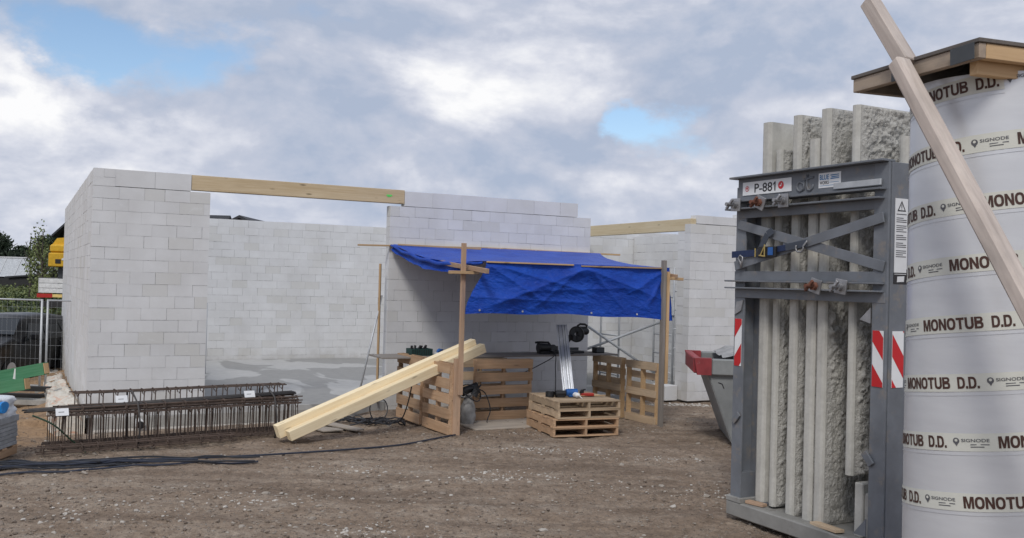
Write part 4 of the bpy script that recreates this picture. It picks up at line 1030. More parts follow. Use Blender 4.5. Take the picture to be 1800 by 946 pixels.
for sgn in (1, -1):
    for poly in ([(.62, 1.03), (.30, 1.46), (-.25, 1.49), (-.25, 1.03)], [(-.32, 1.03), (-.32, 1.49), (-1.0, 1.49), (-1.15, 1.03)], [(-1.22, 1.05), (-1.08, 1.48), (-1.45, 1.44), (-1.65, 1.08)]):
        mb = MB(); mb.prism(poly, (0, sgn*.867, 0), (1, 0, 0), (0, sgn*-.30, .954), (0, sgn, 0), .012, 'carglass')
        # shear the pane to follow the cabin side
        mb.v = [(p[0], sgn*(.862-.40*max(0, p[2]-.98)), p[2]) if True else p for p in mb.v]
        o2 = mb.v; half = len(o2)//2
        mb.v = [(p[0], p[1]+(sgn*.012 if i >= half else 0), p[2]) for i, p in enumerate(o2)]
        mb.build('side_window', car)
    mb = MB(); mb.box((.50, sgn*.98, 1.08), (.12, .20, .15), 'carblack', bev=.04); mb.build('mirror', car)
    for x in (1.28, -1.25):
        mb = MB(); mb.cyl((x, sgn*.66, .31), (x, sgn*.87, .31), .31, 'tyre', n=24); wh = mb.build('wheel', car)
        mb = MB(); mb.cyl((x, sgn*.871, .31), (x, sgn*.88, .31), .20, 'alu', n=18); mb.build('rim', wh)
    mb = MB(); mb.box((1.82, sgn*.60, .72), (.30, .34, .17), 'chrome', rot=Matrix.Rotation(-sgn*.5, 3, 'Z'), bev=.05); mb.build('headlight', car)
    for x in (-.12, -1.0):
        mb = MB(); mb.box((x, sgn*.872, .90), (.17, .022, .025), 'darkgrey'); mb.build('door_handle', car)
mb = MB(); mb.raw([(.50, -.60, 1.49), (.50, .60, 1.49), (1.00, .76, 1.135), (1.00, -.76, 1.135)], [(0, 3, 2, 1)], 'carglass'); mb.v = [(p[0]+.02, p[1], p[2]+.022) for p in mb.v]; mb.build('windscreen', car)
mb = MB(); mb.box((2.035, 0, .55), (.03, .8, .16), 'black'); mb.build('grille', car)

# truck with loading crane
tr = thing('crane_truck', 'truck with white side boards and a yellow loading crane behind the white wall', 'truck', (-21.45, 45, GS+.1), .05)
mb = MB(); mb.b2((-.6, -1.2, .9), (7.5, 1.2, 1.15), 'darkwall'); mb.b2((.6, -1.0, .5), (7.2, 1.0, .9), 'black')
mb.build('chassis', tr)
for k in range(3):
    mb = MB(); mb.b2((-.62, -1.26, 1.56+k*.23), (7.4, -1.22, 1.77+k*.23), 'boardwhite', bev=.01); mb.build('side_board', tr)
mb = MB(); mb.b2((-.66, -1.24, 1.56), (-.63, 1.2, 2.25), 'boardwhite', bev=.01); mb.build('tail_board', tr)
mb = MB(); mb.b2((-.7, -1.28, 1.34), (.0, -1.2, 1.52), 'tailred'); mb.build('tail_lamp', tr)
mb = MB(); mb.b2((.01, -1.28, 1.36), (.45, -1.2, 1.50), 'tailamber'); mb.build('tail_lamp', tr)
mb = MB(); mb.b2((.5, -1.28, 1.36), (1.2, -1.2, 1.50), 'tailamber'); mb.build('tail_lamp', tr)
for x in (.9, 2.2, 6.4):
    for y in (-1.1, 1.1):
        mb = MB(); mb.cyl((x, y-.14, .5), (x, y+.14, .5), .5, 'tyre', n=20); mb.build('wheel', tr)
mb = MB(); mb.b2((7.6, -1.25, .6), (9.6, 1.25, 3.2), 'boardwhite', bev=.1); mb.build('cab', tr)
cr2 = MB(); cr2.b2((-.22, -.7, 2.78), (1.1, .7, 3.45), 'yellow', bev=.05); cr2.b2((-.22, -.6, 3.46), (1.0, .6, 3.85), 'yellow', bev=.08)
cr2.prism([(-.2, 3.8), (.05, 4.15), (.9, 4.25), (1.6, 4.1), (1.4, 3.8)], (0, -.4, 0), (1, 0, 0), (0, 0, 1), (0, 1, 0), .8, 'yellow'); cr2.b2((.1, -.3, 1.5), (.6, .3, 3.0), 'darkgrey')
cr2.v = [(p[0]-.28, p[1], p[2]) for p in cr2.v]
crn = cr2.build('crane', tr); 
mb = MB(); mb.b2((.25, -.5, 4.12), (1.2, .4, 4.45), 'orange', bev=.1); mb.build('crane_head', crn)
mb = MB(); mb.b2((.15, -.73, 3.1), (1.2, -.705, 3.2), 'boardwhite'); mb.b2((-.15, -.73, 2.95), (.1, -.705, 3.15), 'black'); mb.build('hose_guard', crn)

# houses, barn and greenhouse far behind
def gable_house(label, loc, rotz, wd, dp, eave, ridge, over=.4, wall='darkwall', cat='house'):
    t = thing('house', label, cat, loc, rotz)
    mb = MB(); mb.prism([(-wd/2, 0), (wd/2, 0), (wd/2, eave), (0, ridge), (-wd/2, eave)], (0, 0, 0), (1, 0, 0), (0, 0, 1), (0, 1, 0), dp, wall); mb.build('wall', t)
    sl = (ridge-eave)/(wd/2)
    for s_ in (-1, 1):
        x1 = s_*(wd/2+over); z1 = eave-sl*over
        mb = MB(); mb.prism([(0, ridge+.02), (x1, z1+.02), (x1, z1+.2), (0, ridge+.2)], (0, -over, 0), (1, 0, 0), (0, 0, 1), (0, 1, 0), dp+2*over, 'rooftile'); mb.build('roof', t)
    for x in (-wd*.22, wd*.22):
        mb = MB(); mb.b2((x-.5, -.05, 1.0), (x+.5, -.005, 2.2), 'boardwhite'); fr = mb.build('window', t)
        mb = MB(); mb.b2((x-.42, -.07, 1.08), (x+.42, -.052, 2.12), 'carglass'); mb.build('pane', fr)
    return t
gable_house('dark gabled house rising beside the yellow crane', (-29.85, 70, 0), .0, 7.4, 12, 5.4, 8.9, .6)
gable_house('house whose dark ridge shows just above the back wall beside the opening', (-24.6, 61, 0), -1.5708, 7, 5.8, 3.6, 6.07)
gable_house('house whose small dark gable peeps over the back wall', (-17.75, 61, 0), .0, 4.6, 9, 4.9, 6.10, .3)
gh = thing('greenhouse', 'long pale greenhouse roof below the trees', 'greenhouse', (-72, 118, 0), .06)
mb = MB(); mb.b2((-16, 0, 0), (11.7, 12, 1.3), 'darkwall'); mb.build('wall', gh)
for k in range(3):
    mb = MB(); y = 4*k
    mb.prism([(y-.15, 1.4), (y+2, 3.3+.5), (y+4.1, 1.4)], (-16, 0, 0), (0, 1, 0), (0, 0, 1), (1, 0, 0), 27.7, 'glasshouse'); rf = mb.build('roof', gh)
    mb = MB()
    for j in range(15): mb.bar((-15.5+j*1.9, y-.16, 1.42), (-15.5+j*1.9, y+1.95, 3.8), .05, .12, 'boardwhite')
    mb.tube([(-16, y+2, 3.85), (11.7, y+2, 3.85)], .12, 'boardwhite', 6); mb.build('glazing_bars', rf)
bn = thing('barn', 'low black barn in front of the greenhouse', 'barn', (-43.5, 88, -.15), .03)
mb = MB(); mb.prism([(-3.6, 0), (3.2, 0), (3.2, 2.35), (-3.6, 1.7)], (0, 0, 0), (1, 0, 0), (0, 0, 1), (0, 1, 0), 6, 'darkwall'); mb.build('wall', bn)
mb = MB(); mb.prism([(-3.9, 1.70), (3.5, 2.42), (3.5, 2.55), (-3.9, 1.85)], (0, -.2, 0), (1, 0, 0), (0, 0, 1), (0, 1, 0), 6.4, 'rooftile'); mb.build('roof', bn)

def leaves(mb, cen, rad, n, size, mat):
    """small leaf clumps filling an ellipsoid unevenly"""
    cen = np.array(cen); rad = np.array(rad); d = RNG.normal(size=(n, 3)); d /= np.linalg.norm(d, axis=1)[:, None]
    rr = RNG.random(n)**.45
    lump = 1+.55*vn(d[:, 0]*2.2+cen[0], d[:, 2]*2.6+d[:, 1]*1.7+cen[1], 5)
    p = cen+d*rr[:, None]*lump[:, None]*rad
    a = RNG.normal(size=(n, 3)); a /= np.linalg.norm(a, axis=1)[:, None]; b = RNG.normal(size=(n, 3)); b -= (a*b).sum(1)[:, None]*a; b /= np.linalg.norm(b, axis=1)[:, None]
    s_ = size*RNG.uniform(.5, 1.3, n)[:, None]
    q = np.stack([p-a*s_, p-b*s_*.6, p+a*s_, p+b*s_*.6], 1)
    rn = RNG.random(n)
    k = mb.mat(mat); o = len(mb.v)
    mb.v += [tuple(v) for v in q.reshape(-1, 3)]; mb.g += [tuple(v) for v in q.reshape(-1, 3)]; mb.r += list(np.repeat(rn, 4)); mb.f += [(o+4*i, o+4*i+1, o+4*i+2, o+4*i+3) for i in range(n)]; mb.mi += [k]*n; mb.sm += [False]*n
GT = 'trees beyond the field'
def tree(name, label, x, y, h, wd, mat, n, clumps=9, size=.35, group=GT, z0=0.):
    t = thing(name, label, 'tree', (x, y, z0), 0, group)
    mb = MB(); mb.tube([(0, 0, -.3), (.05, 0, h*.3), (-.05, .05, h*.6), (0, 0, h*.9)], [wd*.06, wd*.045, wd*.03, .03], 'bark', 7)
    for k in range(6):
        a = random.uniform(0, 6.28); z = h*random.uniform(.3, .65); mb.tube([(0, 0, z), (wd*.2*math.cos(a), wd*.2*math.sin(a), z+h*.12), (wd*.38*math.cos(a), wd*.38*math.sin(a), z+h*.2)], [wd*.025, wd*.018, .02], 'bark', 5)
    mb.build('trunk', t)
    mb = MB()
    for k in range(clumps):
        a = random.uniform(0, 6.28); f_ = random.random(); z = h*(.30+.58*f_); r_ = wd*.5*(.75*(1-abs(f_-.4))**.7)*random.random()**.5
        leaves(mb, (r_*math.cos(a), r_*math.sin(a), z), (wd*.27, wd*.27, h*.15), n//clumps, size, mat)
    mb.build('crown', t)
LT = ['tall dark broadleaf tree at the left edge of the photo', 'dark rounded tree second from the left edge', 'low dark tree between two taller ones behind the greenhouse', 'dark tree right behind the greenhouse ridge', 'broad dark tree left of the yellow crane', 'dark tree behind the yellow crane', 'dark tree closest to the gabled house']
for k, (x, h, wd) in enumerate(((-71.0, 7.9, 6), (-69.3, 7.3, 4.6), (-66.6, 5.9, 4.6), (-64.3, 7.1, 4.6), (-61.8, 7.3, 5), (-58.5, 7.2, 5), (-75, 8.0, 6))):
    tree('broadleaf_tree', LT[k] if k < 6 else 'dark tree cut by the left edge of the photo', x*(1+.016*(k % 3)), 128+2*(k % 3), h, wd, 'leaf_dark', 2600, 13, .26)
tree('young_birch', 'thin pale young tree with an open crown left of the yellow crane', -29.05, 58, 5.3, 1.5, 'leaf_light', 520, 11, .085, None)
tree('young_birch', 'bushy light green tree between the barn and the yellow crane', -30.2, 60.5, 4.1, 2.9, 'leaf_light', 1500, 12, .10, None)
tree('young_birch', 'sparse thin tree behind the bushy light green one', -33.9, 66, 5.3, 1.2, 'leaf_mid', 200, 8, .10, None)
mb = MB()
for k in range(300):
    y = RNG.uniform(29, 78); x = RNG.uniform(-.60, -.44)*y
    leaves(mb, (x, y, RNG.uniform(.0, .25)), (RNG.uniform(.4, 1.0), RNG.uniform(.4, .9), RNG.uniform(.25, .7)), 70, .09, ('leaf_mid', 'leaf_light', 'leaf_dark')[k % 3])
for k in range(120):
    y = RNG.uniform(66, 86); x = RNG.uniform(-.56, -.44)*y
    leaves(mb, (x, y, RNG.uniform(.2, .5)), (RNG.uniform(.8, 1.6), .6, RNG.uniform(.4, .85)), 70, .11, ('leaf_mid', 'leaf_light', 'leaf_light')[k % 3])
o = mb.build('weeds'); tag(o, kind='stuff')

# ================================================================== SKIP
sk = thing('skip_container', 'grey rubbish skip with red painted rim ends, half hidden by the panel rack', 'skip', (2.86, 14.55, 0), -.10)
WS, LS = 1.75, 3.6
mb = MB()
ol = [(.22, 1.12), (LS-.22, 1.12), (LS-.62, .04), (.62, .04)]
for y, th in ((.06, .03), (WS-.09, .03)): mb.prism(ol, (0, y, 0), (1, 0, 0), (0, 0, 1), (0, 1, 0), th, 'skipgrey')
for x0, x1 in ((.22, .62), (LS-.22, LS-.62)):
    d = Vector((x1-x0, 0, .04-1.12)); mb.bar((x0, WS/2, 1.12), (x1, WS/2, .04), WS-.16, .03, 'skipgrey', up=(1, 0, 0))
mb.b2((.62, .07, .04), (LS-.62, WS-.07, .07), 'skipgrey'); mb.build('body', sk)
def rim(mb, x0, x1, y0, y1, mat):
    mb.b2((x0, y0, 1.085), (x1, y1, 1.335), mat, bev=.018)
mb = MB(); rim(mb, .27, LS-.27, -.02, .11, 'skipgrey'); rim(mb, .27, LS-.27, WS-.11, WS+.02, 'skipgrey'); mb.build('rim', sk)
for x0, x1 in ((.0, .265), (LS-.265, LS)):
    for y0, y1 in ((-.022, .112), (WS-.112, WS+.022)):
        mb = MB()
        a = .05 if x0 == 0 else 0
        mb.prism([(x0, 1.345), (x1, 1.345), (x1-(0 if a else .05), 1.085), (x0+a, 1.085)], (0, y0, 0), (1, 0, 0), (0, 0, 1), (0, 1, 0), y1-y0, 'skipred'); mb.build('rim_end', sk)
    mb = MB(); mb.b2((x0+.0 if x0 else .0, .115, 1.1), (x1 if x0 else .12, WS-.115, 1.34), 'skipred', bev=.015); mb.build('rim_end', sk)
for x in (.78, 1.6, 2.4):
    mb = MB(); mb.bar((x+.02, .035, 1.08), (x+.16, .035, .10), .10, .07, 'skipgrey', up=(0, 1, 0)); rb = mb.build('rib', sk)
    if x < 1: 
        mb = MB(); mb.bar((x+.03, -.003, 1.0), (x+.10, -.003, .62), .055, .006, 'rust', up=(0, 1, 0)); mb.build('rust_patch', rb)
mb = MB()
wig = [(.62, 1.16), (.66, 1.20), (.74, 1.19), (.78, 1.25), (.86, 1.24), (.90, 1.28)]
mb.tube([(x, -.024, z) for x, z in wig], .006, 'ink', 4); mb.tube([(.38, .055, .97), (.44, .055, .95), (.47, .055, .88)], .007, 'ink', 4); mb.build('scratch', sk)
mb = MB()
for k in range(5): mb.b2((.72+k*.13, .056, .55), (.80+k*.13, .0595, .68), 'skipred', bev=0)
mb.build('stencil', sk)
mb = MB(); pts = np.stack(np.meshgrid(np.linspace(.45, 3.2, 40), np.linspace(.12, 1.6, 20), indexing='ij'), -1)
zz_ = 1.30+.16*np.exp(-((pts[..., 0]-1.0)/.55)**2)+.10*fbm(pts[..., 0]*3, pts[..., 1]*3, 4, 4)
P = np.concatenate([pts, zz_[..., None]], -1); mb.grid(P, 'bag', gco=P); o = mb.build('rubbish_sheet', None, (2.86, 14.55, 0), -.10); tag(o, 'crumpled grey sheet heaped in the skip', 'sheet')

# ================================================================== PANEL RACK
RY = -1.089
RE = Vector((math.cos(RY), math.sin(RY), 0)); RN = Vector((-math.sin(RY), math.cos(RY), 0)); RO = Vector((2.394, 10.054, 0))
rk = thing('panel_rack', 'grey steel rack with crossed braces and white number plate holding concrete panels', 'rack', RO, RY)
G_ = 'rackgrey'
def rp(name, fn, parent=rk):
    mb = MB(); fn(mb); return mb.build(name, parent)
RD = 3.0
def ibeam(b, x0, x1, y0, y1, z0, z1, mat=G_):      # vertical wide-flange post, flanges facing front and back
    b.b2((x0, y0, z0), (x1, y0+.02, z1), mat); b.b2((x0, y1-.02, z0), (x1, y1, z1), mat); b.b2(((x0+x1)/2-.01, y0+.0202, z0+.001), ((x0+x1)/2+.01, y1-.0202, z1-.001), mat)
rp('post', lambda b: (ibeam(b, .0, .155, 0, .22, .20, 3.52), b.b2((.05, .022, .2), (.154, .20, .5), G_)))
rp('post', lambda b: (b.b2((1.835, -.005, .20), (1.998, .02, 3.60), G_), b.b2((1.985, .0205, .20), (2.01, .30, 3.60), G_), b.b2((1.835, .28, .2), (1.984, .30, 3.6), G_)))
rp('post', lambda b: ibeam(b, .0, .155, RD-.22, RD, .20, 3.5)); rp('post', lambda b: ibeam(b, 1.84, 2.0, RD-.22, RD, .20, 3.5))
rp('top_beam', lambda b: (b.b2((-.03, -.09, 3.605), (1.99, .08, 3.625), G_), b.b2((.02, -.002, 3.375), (1.99, .018, 3.604), G_), b.b2((-.0, -.085, 3.355), (1.97, .08, 3.374), G_)))
rp('top_channel', lambda b: (b.b2((-.09, -.09, 3.275), (1.955, .06, 3.293), G_), b.b2((.04, -.004, 3.185), (1.965, .016, 3.274), G_)))
rp('middle_beam', lambda b: (b.b2((-.0, -.01, 2.53), (1.97, .012, 2.625), G_), b.b2((-.07, -.09, 2.512), (1.97, .08, 2.529), G_)))
rp('middle_channel', lambda b: (b.b2((-.07, -.09, 2.44), (1.965, .06, 2.456), G_), b.b2((.01, -.01, 2.345), (1.98, .012, 2.439), G_)))
rp('brace', lambda b: b.bar((.05, -.018, 3.125), (1.97, -.018, 2.67), .095, .012, G_, up=(0, 1, 0)))
rp('brace', lambda b: b.bar((.03, -.034, 2.68), (1.97, -.034, 3.11), .095, .012, G_, up=(0, 1, 0)))
rp('gusset', lambda b: b.prism([(.72, -.02), (1.18, -.02), (1.18, .06), (.72, .06)], (0, -.012, 2.87), (1, 0, 0), (0, 0, 1), (0, -1, 0), .004, G_))
rp('base_beam', lambda b: (b.b2((-.035, -.03, .03), (2.05, .14, .185), 'rackbase', bev=.012), b.b2((-.03, -.035, .186), (.19, .2, .235), 'rackbase')))
rp('base_beam', lambda b: b.b2((-.035, RD-.14, .03), (2.05, RD+.03, .185), 'rackbase', bev=.012))
for x in (.0, 1.86): rp('side_beam', lambda b: b.b2((x, .145, .04), (x+.14, RD-.145, .175), 'rackbase'))
rp('floor_plate', lambda b: b.b2((.145, .145, .14), (1.855, RD-.145, .165), 'rackbase'))
rp('latch_bar', lambda b: b.b2((1.38, -.04, 3.395), (1.93, -.012, 3.455), 'galv', bev=.006))
rp('gusset', lambda b: b.prism([(0, 0), (.14, .0), (0, .16)], (1.83, -.012, .25), (-1, 0, 0), (0, 0, 1), (0, -1, 0), .012, G_))
rp('gusset', lambda b: b.prism([(0, 0), (.12, .03), (0, .14)], (1.832, -.01, 2.16), (-1, 0, 0), (0, 0, 1), (0, -1, 0), .012, 'boltsteel'))
rp('lug', lambda b: b.bar((1.80, -.03, 1.0), (1.88, -.02, .90), .07, .02, G_, up=(0, 1, 0)))
rp('lug', lambda b: b.bar((.04, -.02, 1.02), (.13, -.02, 1.12), .06, .02, G_, up=(0, 1, 0)))
rp('lug', lambda b: b.prism([(0, 0), (.1, .05), (.13, .16), (.03, .14)], (.02, -.006, 2.16), (1, 0, 0), (0, 0, 1), (0, -1, 0), .012, 'boltsteel'))
def clamp(x, z, rusty, ang):
    t = MB(); M_ = Matrix.Rotation(ang, 3, 'Y')
    t.box((x, -.102, z), (.135, .018, .135), 'boltsteel', rot=M_); o2 = t.build('clamp_plate', rk)
    t = MB(); t.cyl((x, -.235, z), (x, -.112, z), .020, 'rust' if rusty else 'boltsteel', n=10); t.cyl((x, -.15, z), (x, -.112, z), .042, 'rust' if rusty else 'boltsteel', n=6); t.bar((x-.05, -.185, z-.045), (x+.045, -.185, z+.05), .026, .026, 'rust' if rusty else 'boltsteel'); t.build('bolt', o2)
for x, z, ru, a in ((.10, 3.325, 0, .05), (.47, 3.325, 1, .4), (.80, 3.325, 0, .0), (1.25, 2.484, 1, .25), (1.56, 2.484, 0, .15)): clamp(x, z, ru, a)
# number plate and stickers
def place_text(b, txt, x, z, wd, ht, y, mat, bold=.02):
    vs, fs = fit_text(txt, wd, ht, bold); b.raw([(x+v[0], y, z+v[1]) for v in vs], fs, mat)
npl = rp('number_plate', lambda b: b.b2((.098, -.010, 3.425), (.808, -.0025, 3.565), 'paper', bev=.003))
rp('lettering', lambda b: (place_text(b, 'P-88', .28, 3.447, .262, .094, -.0115, 'ink', .012), b.raw([(.572, -.0115, 3.447), (.589, -.0115, 3.447), (.589, -.0115, 3.541), (.575, -.0115, 3.541), (.553, -.0115, 3.519), (.553, -.0115, 3.503), (.572, -.0115, 3.518)], [(0, 1, 2, 3, 4, 5, 6)], 'ink')), npl)
def disc(b, x, z, r_, mat, y=-.0115):
    b.raw([(x+r_*math.cos(a), y, z+r_*math.sin(a)) for a in np.linspace(0, 2*math.pi, 25)[:-1]], [tuple(range(24))], mat)
rp('red_dot', lambda b: (disc(b, .665, 3.498, .040, 'red'), b.raw([(.650, -.0125, 3.485), (.668, -.0125, 3.485), (.680, -.0125, 3.515), (.672, -.0125, 3.52), (.663, -.0125, 3.498), (.652, -.0125, 3.5)], [(0, 1, 2, 3, 4, 5)], 'paper')), npl)
rp('red_dot', lambda b: (disc(b, .168, 3.495, .030, 'red'), disc(b, .168, 3.495, .023, 'paper', -.0122), b.raw([(.155, -.0130, 3.51), (.181, -.0130, 3.51), (.181, -.0130, 3.494), (.168, -.0130, 3.476), (.155, -.0130, 3.494)], [(0, 4, 3, 2, 1)], 'red')), npl)
def emblem(b):
    b.tube([(.925+.043*math.cos(t), -.004, 3.462+.045*math.sin(t)) for t in np.linspace(.4, 5.9, 22)], .013, G_, 6); b.tube([(.975, -.004, 3.515), (.972, -.004, 3.42)], .012, G_, 6)
    b.tube([(1.02, -.004, 3.57), (1.012, -.004, 3.46), (1.03, -.004, 3.42), (1.06, -.004, 3.415), (1.09, -.004, 3.44), (1.10, -.004, 3.47)], .013, G_, 6); b.tube([(.985, -.004, 3.525), (1.10, -.004, 3.54)], .012, G_, 6)
rp('raised_emblem', emblem)
stk = rp('sticker', lambda b: b.b2((1.165, -.0055, 3.425), (1.442, -.0022, 3.568), 'paper', bev=0))
def blue(b):
    place_text(b, 'BLUE', 1.180, 3.502, .115, .048, -.0065, 'blueink', .02)
    place_text(b, 'WORKS', 1.180, 3.458, .115, .032, -.0065, 'ink', .02)
    for z, x0 in ((3.540, 1.315), (3.523, 1.325), (3.508, 1.315)): b.raw([(x0, -.0065, z-.005), (1.42, -.0065, z-.002), (1.42, -.0065, z+.006), (x0, -.0065, z+.005)], [(0, 1, 2, 3)], 'blueink')
    for z in (3.472, 3.444): b.raw([(1.30 if z > 3.46 else 1.18, -.0065, z), (1.42, -.0065, z), (1.42, -.0065, z+.004), (1.30 if z > 3.46 else 1.18, -.0065, z+.004)], [(0, 1, 2, 3)], 'blueink')
rp('lettering', blue, stk)
# warning label on the right-hand side face of the post
wl = rp('warning_label', lambda b: b.b2((2.011, .06, 2.62), (2.0145, .22, 3.28), 'paper', bev=0))
def warn(b):
    X = 2.0155
    def q(y0, z0, y1, z1, m): b.raw([(X, y0, z0), (X, y1, z0), (X, y1, z1), (X, y0, z1)], [(0, 1, 2, 3)], m)
    T = [(.085, 3.165), (.195, 3.165), (.14, 3.262)]; I_ = [(.103, 3.176), (.177, 3.176), (.14, 3.241)]
    for k in range(3):
        a, c = k, (k+1) % 3; b.raw([(X, *T[a]), (X, *T[c]), (X, *I_[c]), (X, *I_[a])], [(0, 1, 2, 3)], 'ink')
    q(.135, 3.195, .145, 3.228, 'ink'); q(.135, 3.183, .145, 3.190, 'ink')
    z = 3.135
    for grp in (1, 3, 4, 3, 3, 4):
        for k in range(grp): q(.075, z, .205 if (k+grp) % 3 else .165, z+.008, 'greyink'); z -= .0175
        z -= .016
rp('lettering', warn, wl)
wl2 = rp('warning_label', lambda b: b.b2((2.011, .055, 2.52), (2.0145, .222, 2.618), 'ink', bev=0))
rp('symbol', lambda b: (b.raw([(2.0155, .095, 2.535), (2.0155, .185, 2.54), (2.0155, .19, 2.59), (2.0155, .10, 2.585)], [(0, 1, 2, 3)], 'paper'), b.raw([(2.0155, .06, 2.604), (2.0155, .218, 2.604), (2.0155, .218, 2.609), (2.0155, .06, 2.609)], [(0, 1, 2, 3)], 'paper')), wl2)
# red and white chevron plates
def chevron(org, ax, nrm, wd, ht, flip, y0=0.):
    ax, nrm, org = Vector(ax), Vector(nrm), Vector(org)
    def f(b): b.prism([(0, 0), (wd, 0), (wd, ht), (0, ht)], org, ax, (0, 0, 1), nrm, .004, 'paper')
    p = rp('reflector_plate', f)
    def g(b):
        for k in range(-1, 4):
            z = y0+k*.40; s_ = wd*1.35
            poly = [(0, z+(s_ if flip else 0)), (wd, z+(0 if flip else s_)), (wd, z+(0 if flip else s_)+.2), (0, z+(s_ if flip else 0)+.2)]
            poly = clip_rect(poly, wd, ht)
            if len(poly) > 2: 
                vs = [org+ax*a+Vector((0, 0, c))+nrm*.0052 for a, c in poly]; b.raw(vs, [tuple(range(len(vs)))], 'red')
    rp('red_stripe', g, p)
chevron((.02, -.001, 1.62), (1, 0, 0), (0, -1, 0), .105, .50, False, -.10)
chevron((1.855, -.007, 1.60), (1, 0, 0), (0, -1, 0), .118, .50, True, -.16)
chevron((2.011, .055, 1.60), (0, 1, 0), (1, 0, 0), .145, .50, True, .08)

# ratchet strap round the braces
rs_ = thing('ratchet_strap', 'dark blue ratchet strap with a brass buckle wrapped round the rack braces', 'strap', RO, RY)
def sp(name, fn, parent=rs_):
    mb = MB(); fn(mb); return mb.build(name, parent)
sp('webbing', lambda b: (b.bar((.0, -.052, 2.80), (.42, -.058, 2.815), .07, .006, 'navy', up=(0, 1, 0)), b.bar((.60, -.066, 2.835), (.80, -.062, 2.86), .06, .006, 'navy', up=(0, 1, 0))))
sp('webbing', lambda b: (b.bar((.40, -.064, 2.78), (.545, -.064, 3.0), .075, .006, 'webgrey', up=(0, 1, 0)), b.bar((.545, -.063, 3.0), (.60, -.045, 3.04), .075, .006, 'webgrey', up=(0, 1, 0)), b.bar((.80, -.06, 2.86), (1.08, -.058, 2.90), .07, .006, 'webgrey', up=(0, 1, 0))))
sp('buckle', lambda b: (b.b2((.44, -.10, 2.765), (.70, -.07, 2.875), 'black', bev=.01), b.bar((.50, -.112, 2.78), (.56, -.112, 2.88), .014, .012, 'brass', up=(0, 1, 0)), b.bar((.56, -.112, 2.78), (.56, -.112, 2.895), .014, .012, 'brass', up=(0, 1, 0)), b.bar((.48, -.112, 2.785), (.57, -.112, 2.775), .014, .012, 'brass', up=(0, 1, 0)), b.b2((.60, -.108, 2.785), (.67, -.1005, 2.865), 'toolblue', bev=.003), b.bar((.385, -.075, 2.77), (.385, -.075, 2.86), .015, .012, 'brass', up=(0, 1, 0))))
sp('hook', lambda b: (b.tube([(1.0+.05*math.cos(t), -.07, 2.855+.045*math.sin(t)) for t in np.linspace(2.6, 6.6, 14)]+[(1.10, -.07, 2.92)], .009, 'boltsteel', 6)))
sp('hook', lambda b: (b.tube([(.16, -.065, 2.66), (.155, -.07, 2.72), (.12, -.07, 2.76), (.15, -.07, 2.79), (.19, -.07, 2.77), (.185, -.07, 2.73), (.165, -.065, 2.66)], .009, 'boltsteel', 6)))

# concrete panels standing in the rack: shells with a smooth edge and a rough inner face
def panel(label, x, th, zb, zt, rough, y0=.16, depth=2.6, broken=False, seed=0):
    t = thing('concrete_panel', label, 'concrete panel', RO+RE*x+RN*y0+Vector((0, 0, zb)), RY, 'precast concrete panels in the rack')
    H_ = zt-zb
    mb = MB(); yy = [0.0, .012, .03]
    ring = [(0, depth), (0, .025), (.007, .007), (.025, 0), (th-.035, 0), (th-.012, .010), (th, .03), (th, depth)]
    mb.prism(ring, (0, 0, 0), (1, 0, 0), (0, 1, 0), (0, 0, 1), H_, 'precast', .5); mb.build('shell', t)
    if rough:
        dd = 1.1; ny = 84; nz = int(H_/.0125)
        yv = .032+np.linspace(0, 1, ny)**1.15*dd; zv = np.linspace(.004, H_-.004, nz); YY, ZZ = np.meshgrid(yv, zv, indexing='ij')
        a = fbm(YY*20+seed, ZZ*15, seed, 4, .7); b_ = np.abs(fbm(YY*38, ZZ*26+seed, seed+50, 3, .65)); l_ = fbm(YY*3, ZZ*2.2, seed+9, 2)
        am = .6+1.2*np.clip(fbm(YY*2.2, ZZ*1.1, seed+20, 2)+.25, 0, 1)
        h = (.010+.020*a+.021*b_+.008*l_)*rough*am
        edge = sst((YY-.032)*16)*sst((ZZ)*25)*sst((H_-ZZ)*40)
        if broken: h = h+.10*np.exp(-((ZZ+.02)/.18)**2)*sst((YY-.03)*5)*(1+2*a)
        X_ = th+.002+np.maximum(h, .0)*edge
        P = np.stack([X_, YY, ZZ], -1); mb = MB(); mb.grid(P, 'precastrough', gco=P+seed, smooth=True)
        mb.build('rough_face', t)
    return t
panel('tall concrete panel at the far left end of the rack', .215, .12, .215, 4.20, 0, .14, seed=1)
panel('short rough concrete panel second from the left post of the rack', .375, .085, .19, 3.90, 1., .18, seed=2)
panel('tall rough concrete panel behind the buckle of the blue strap', .665, .105, .17, 4.21, 1., .13, seed=3)
panel('short smooth-edged concrete panel in the middle of the rack', .905, .115, .17, 3.94, .3, .12, seed=4)
panel('tall concrete panel with a broad rough face, just right of the middle', 1.045, .115, .17, 4.22, 1., .13, seed=5)
panel('tall concrete panel with ragged broken bottom by the right post', 1.43, .085, .72, 4.20, 1.15, .13, broken=True, seed=6)
panel('narrow concrete panel edge showing between the right post and the white tube', 1.80, .08, .17, 3.88, 0, .34, seed=8)
mb = MB(); mb.b2((0, 0, 0), (.10, .6, .50), 'precast', bev=.01); mb.b2((.102, .01, .0), (.19, .6, .42), 'found', bev=.02); o = mb.build('support_block', None, RO+RE*1.53+RN*.16+Vector((0, 0, .168)), RY); tag(o, 'small concrete block under the broken panel by the right post', 'block')
mb = MB(); mb.bar((1.10, .10, .188), (1.50, .02, .21), .10, .03, 'palletold'); o = mb.build('timber_wedge', None, RO+Vector((0, 0, .003)), RY); tag(o, 'short timber wedge lying on the rack base under the panels', 'wedge')
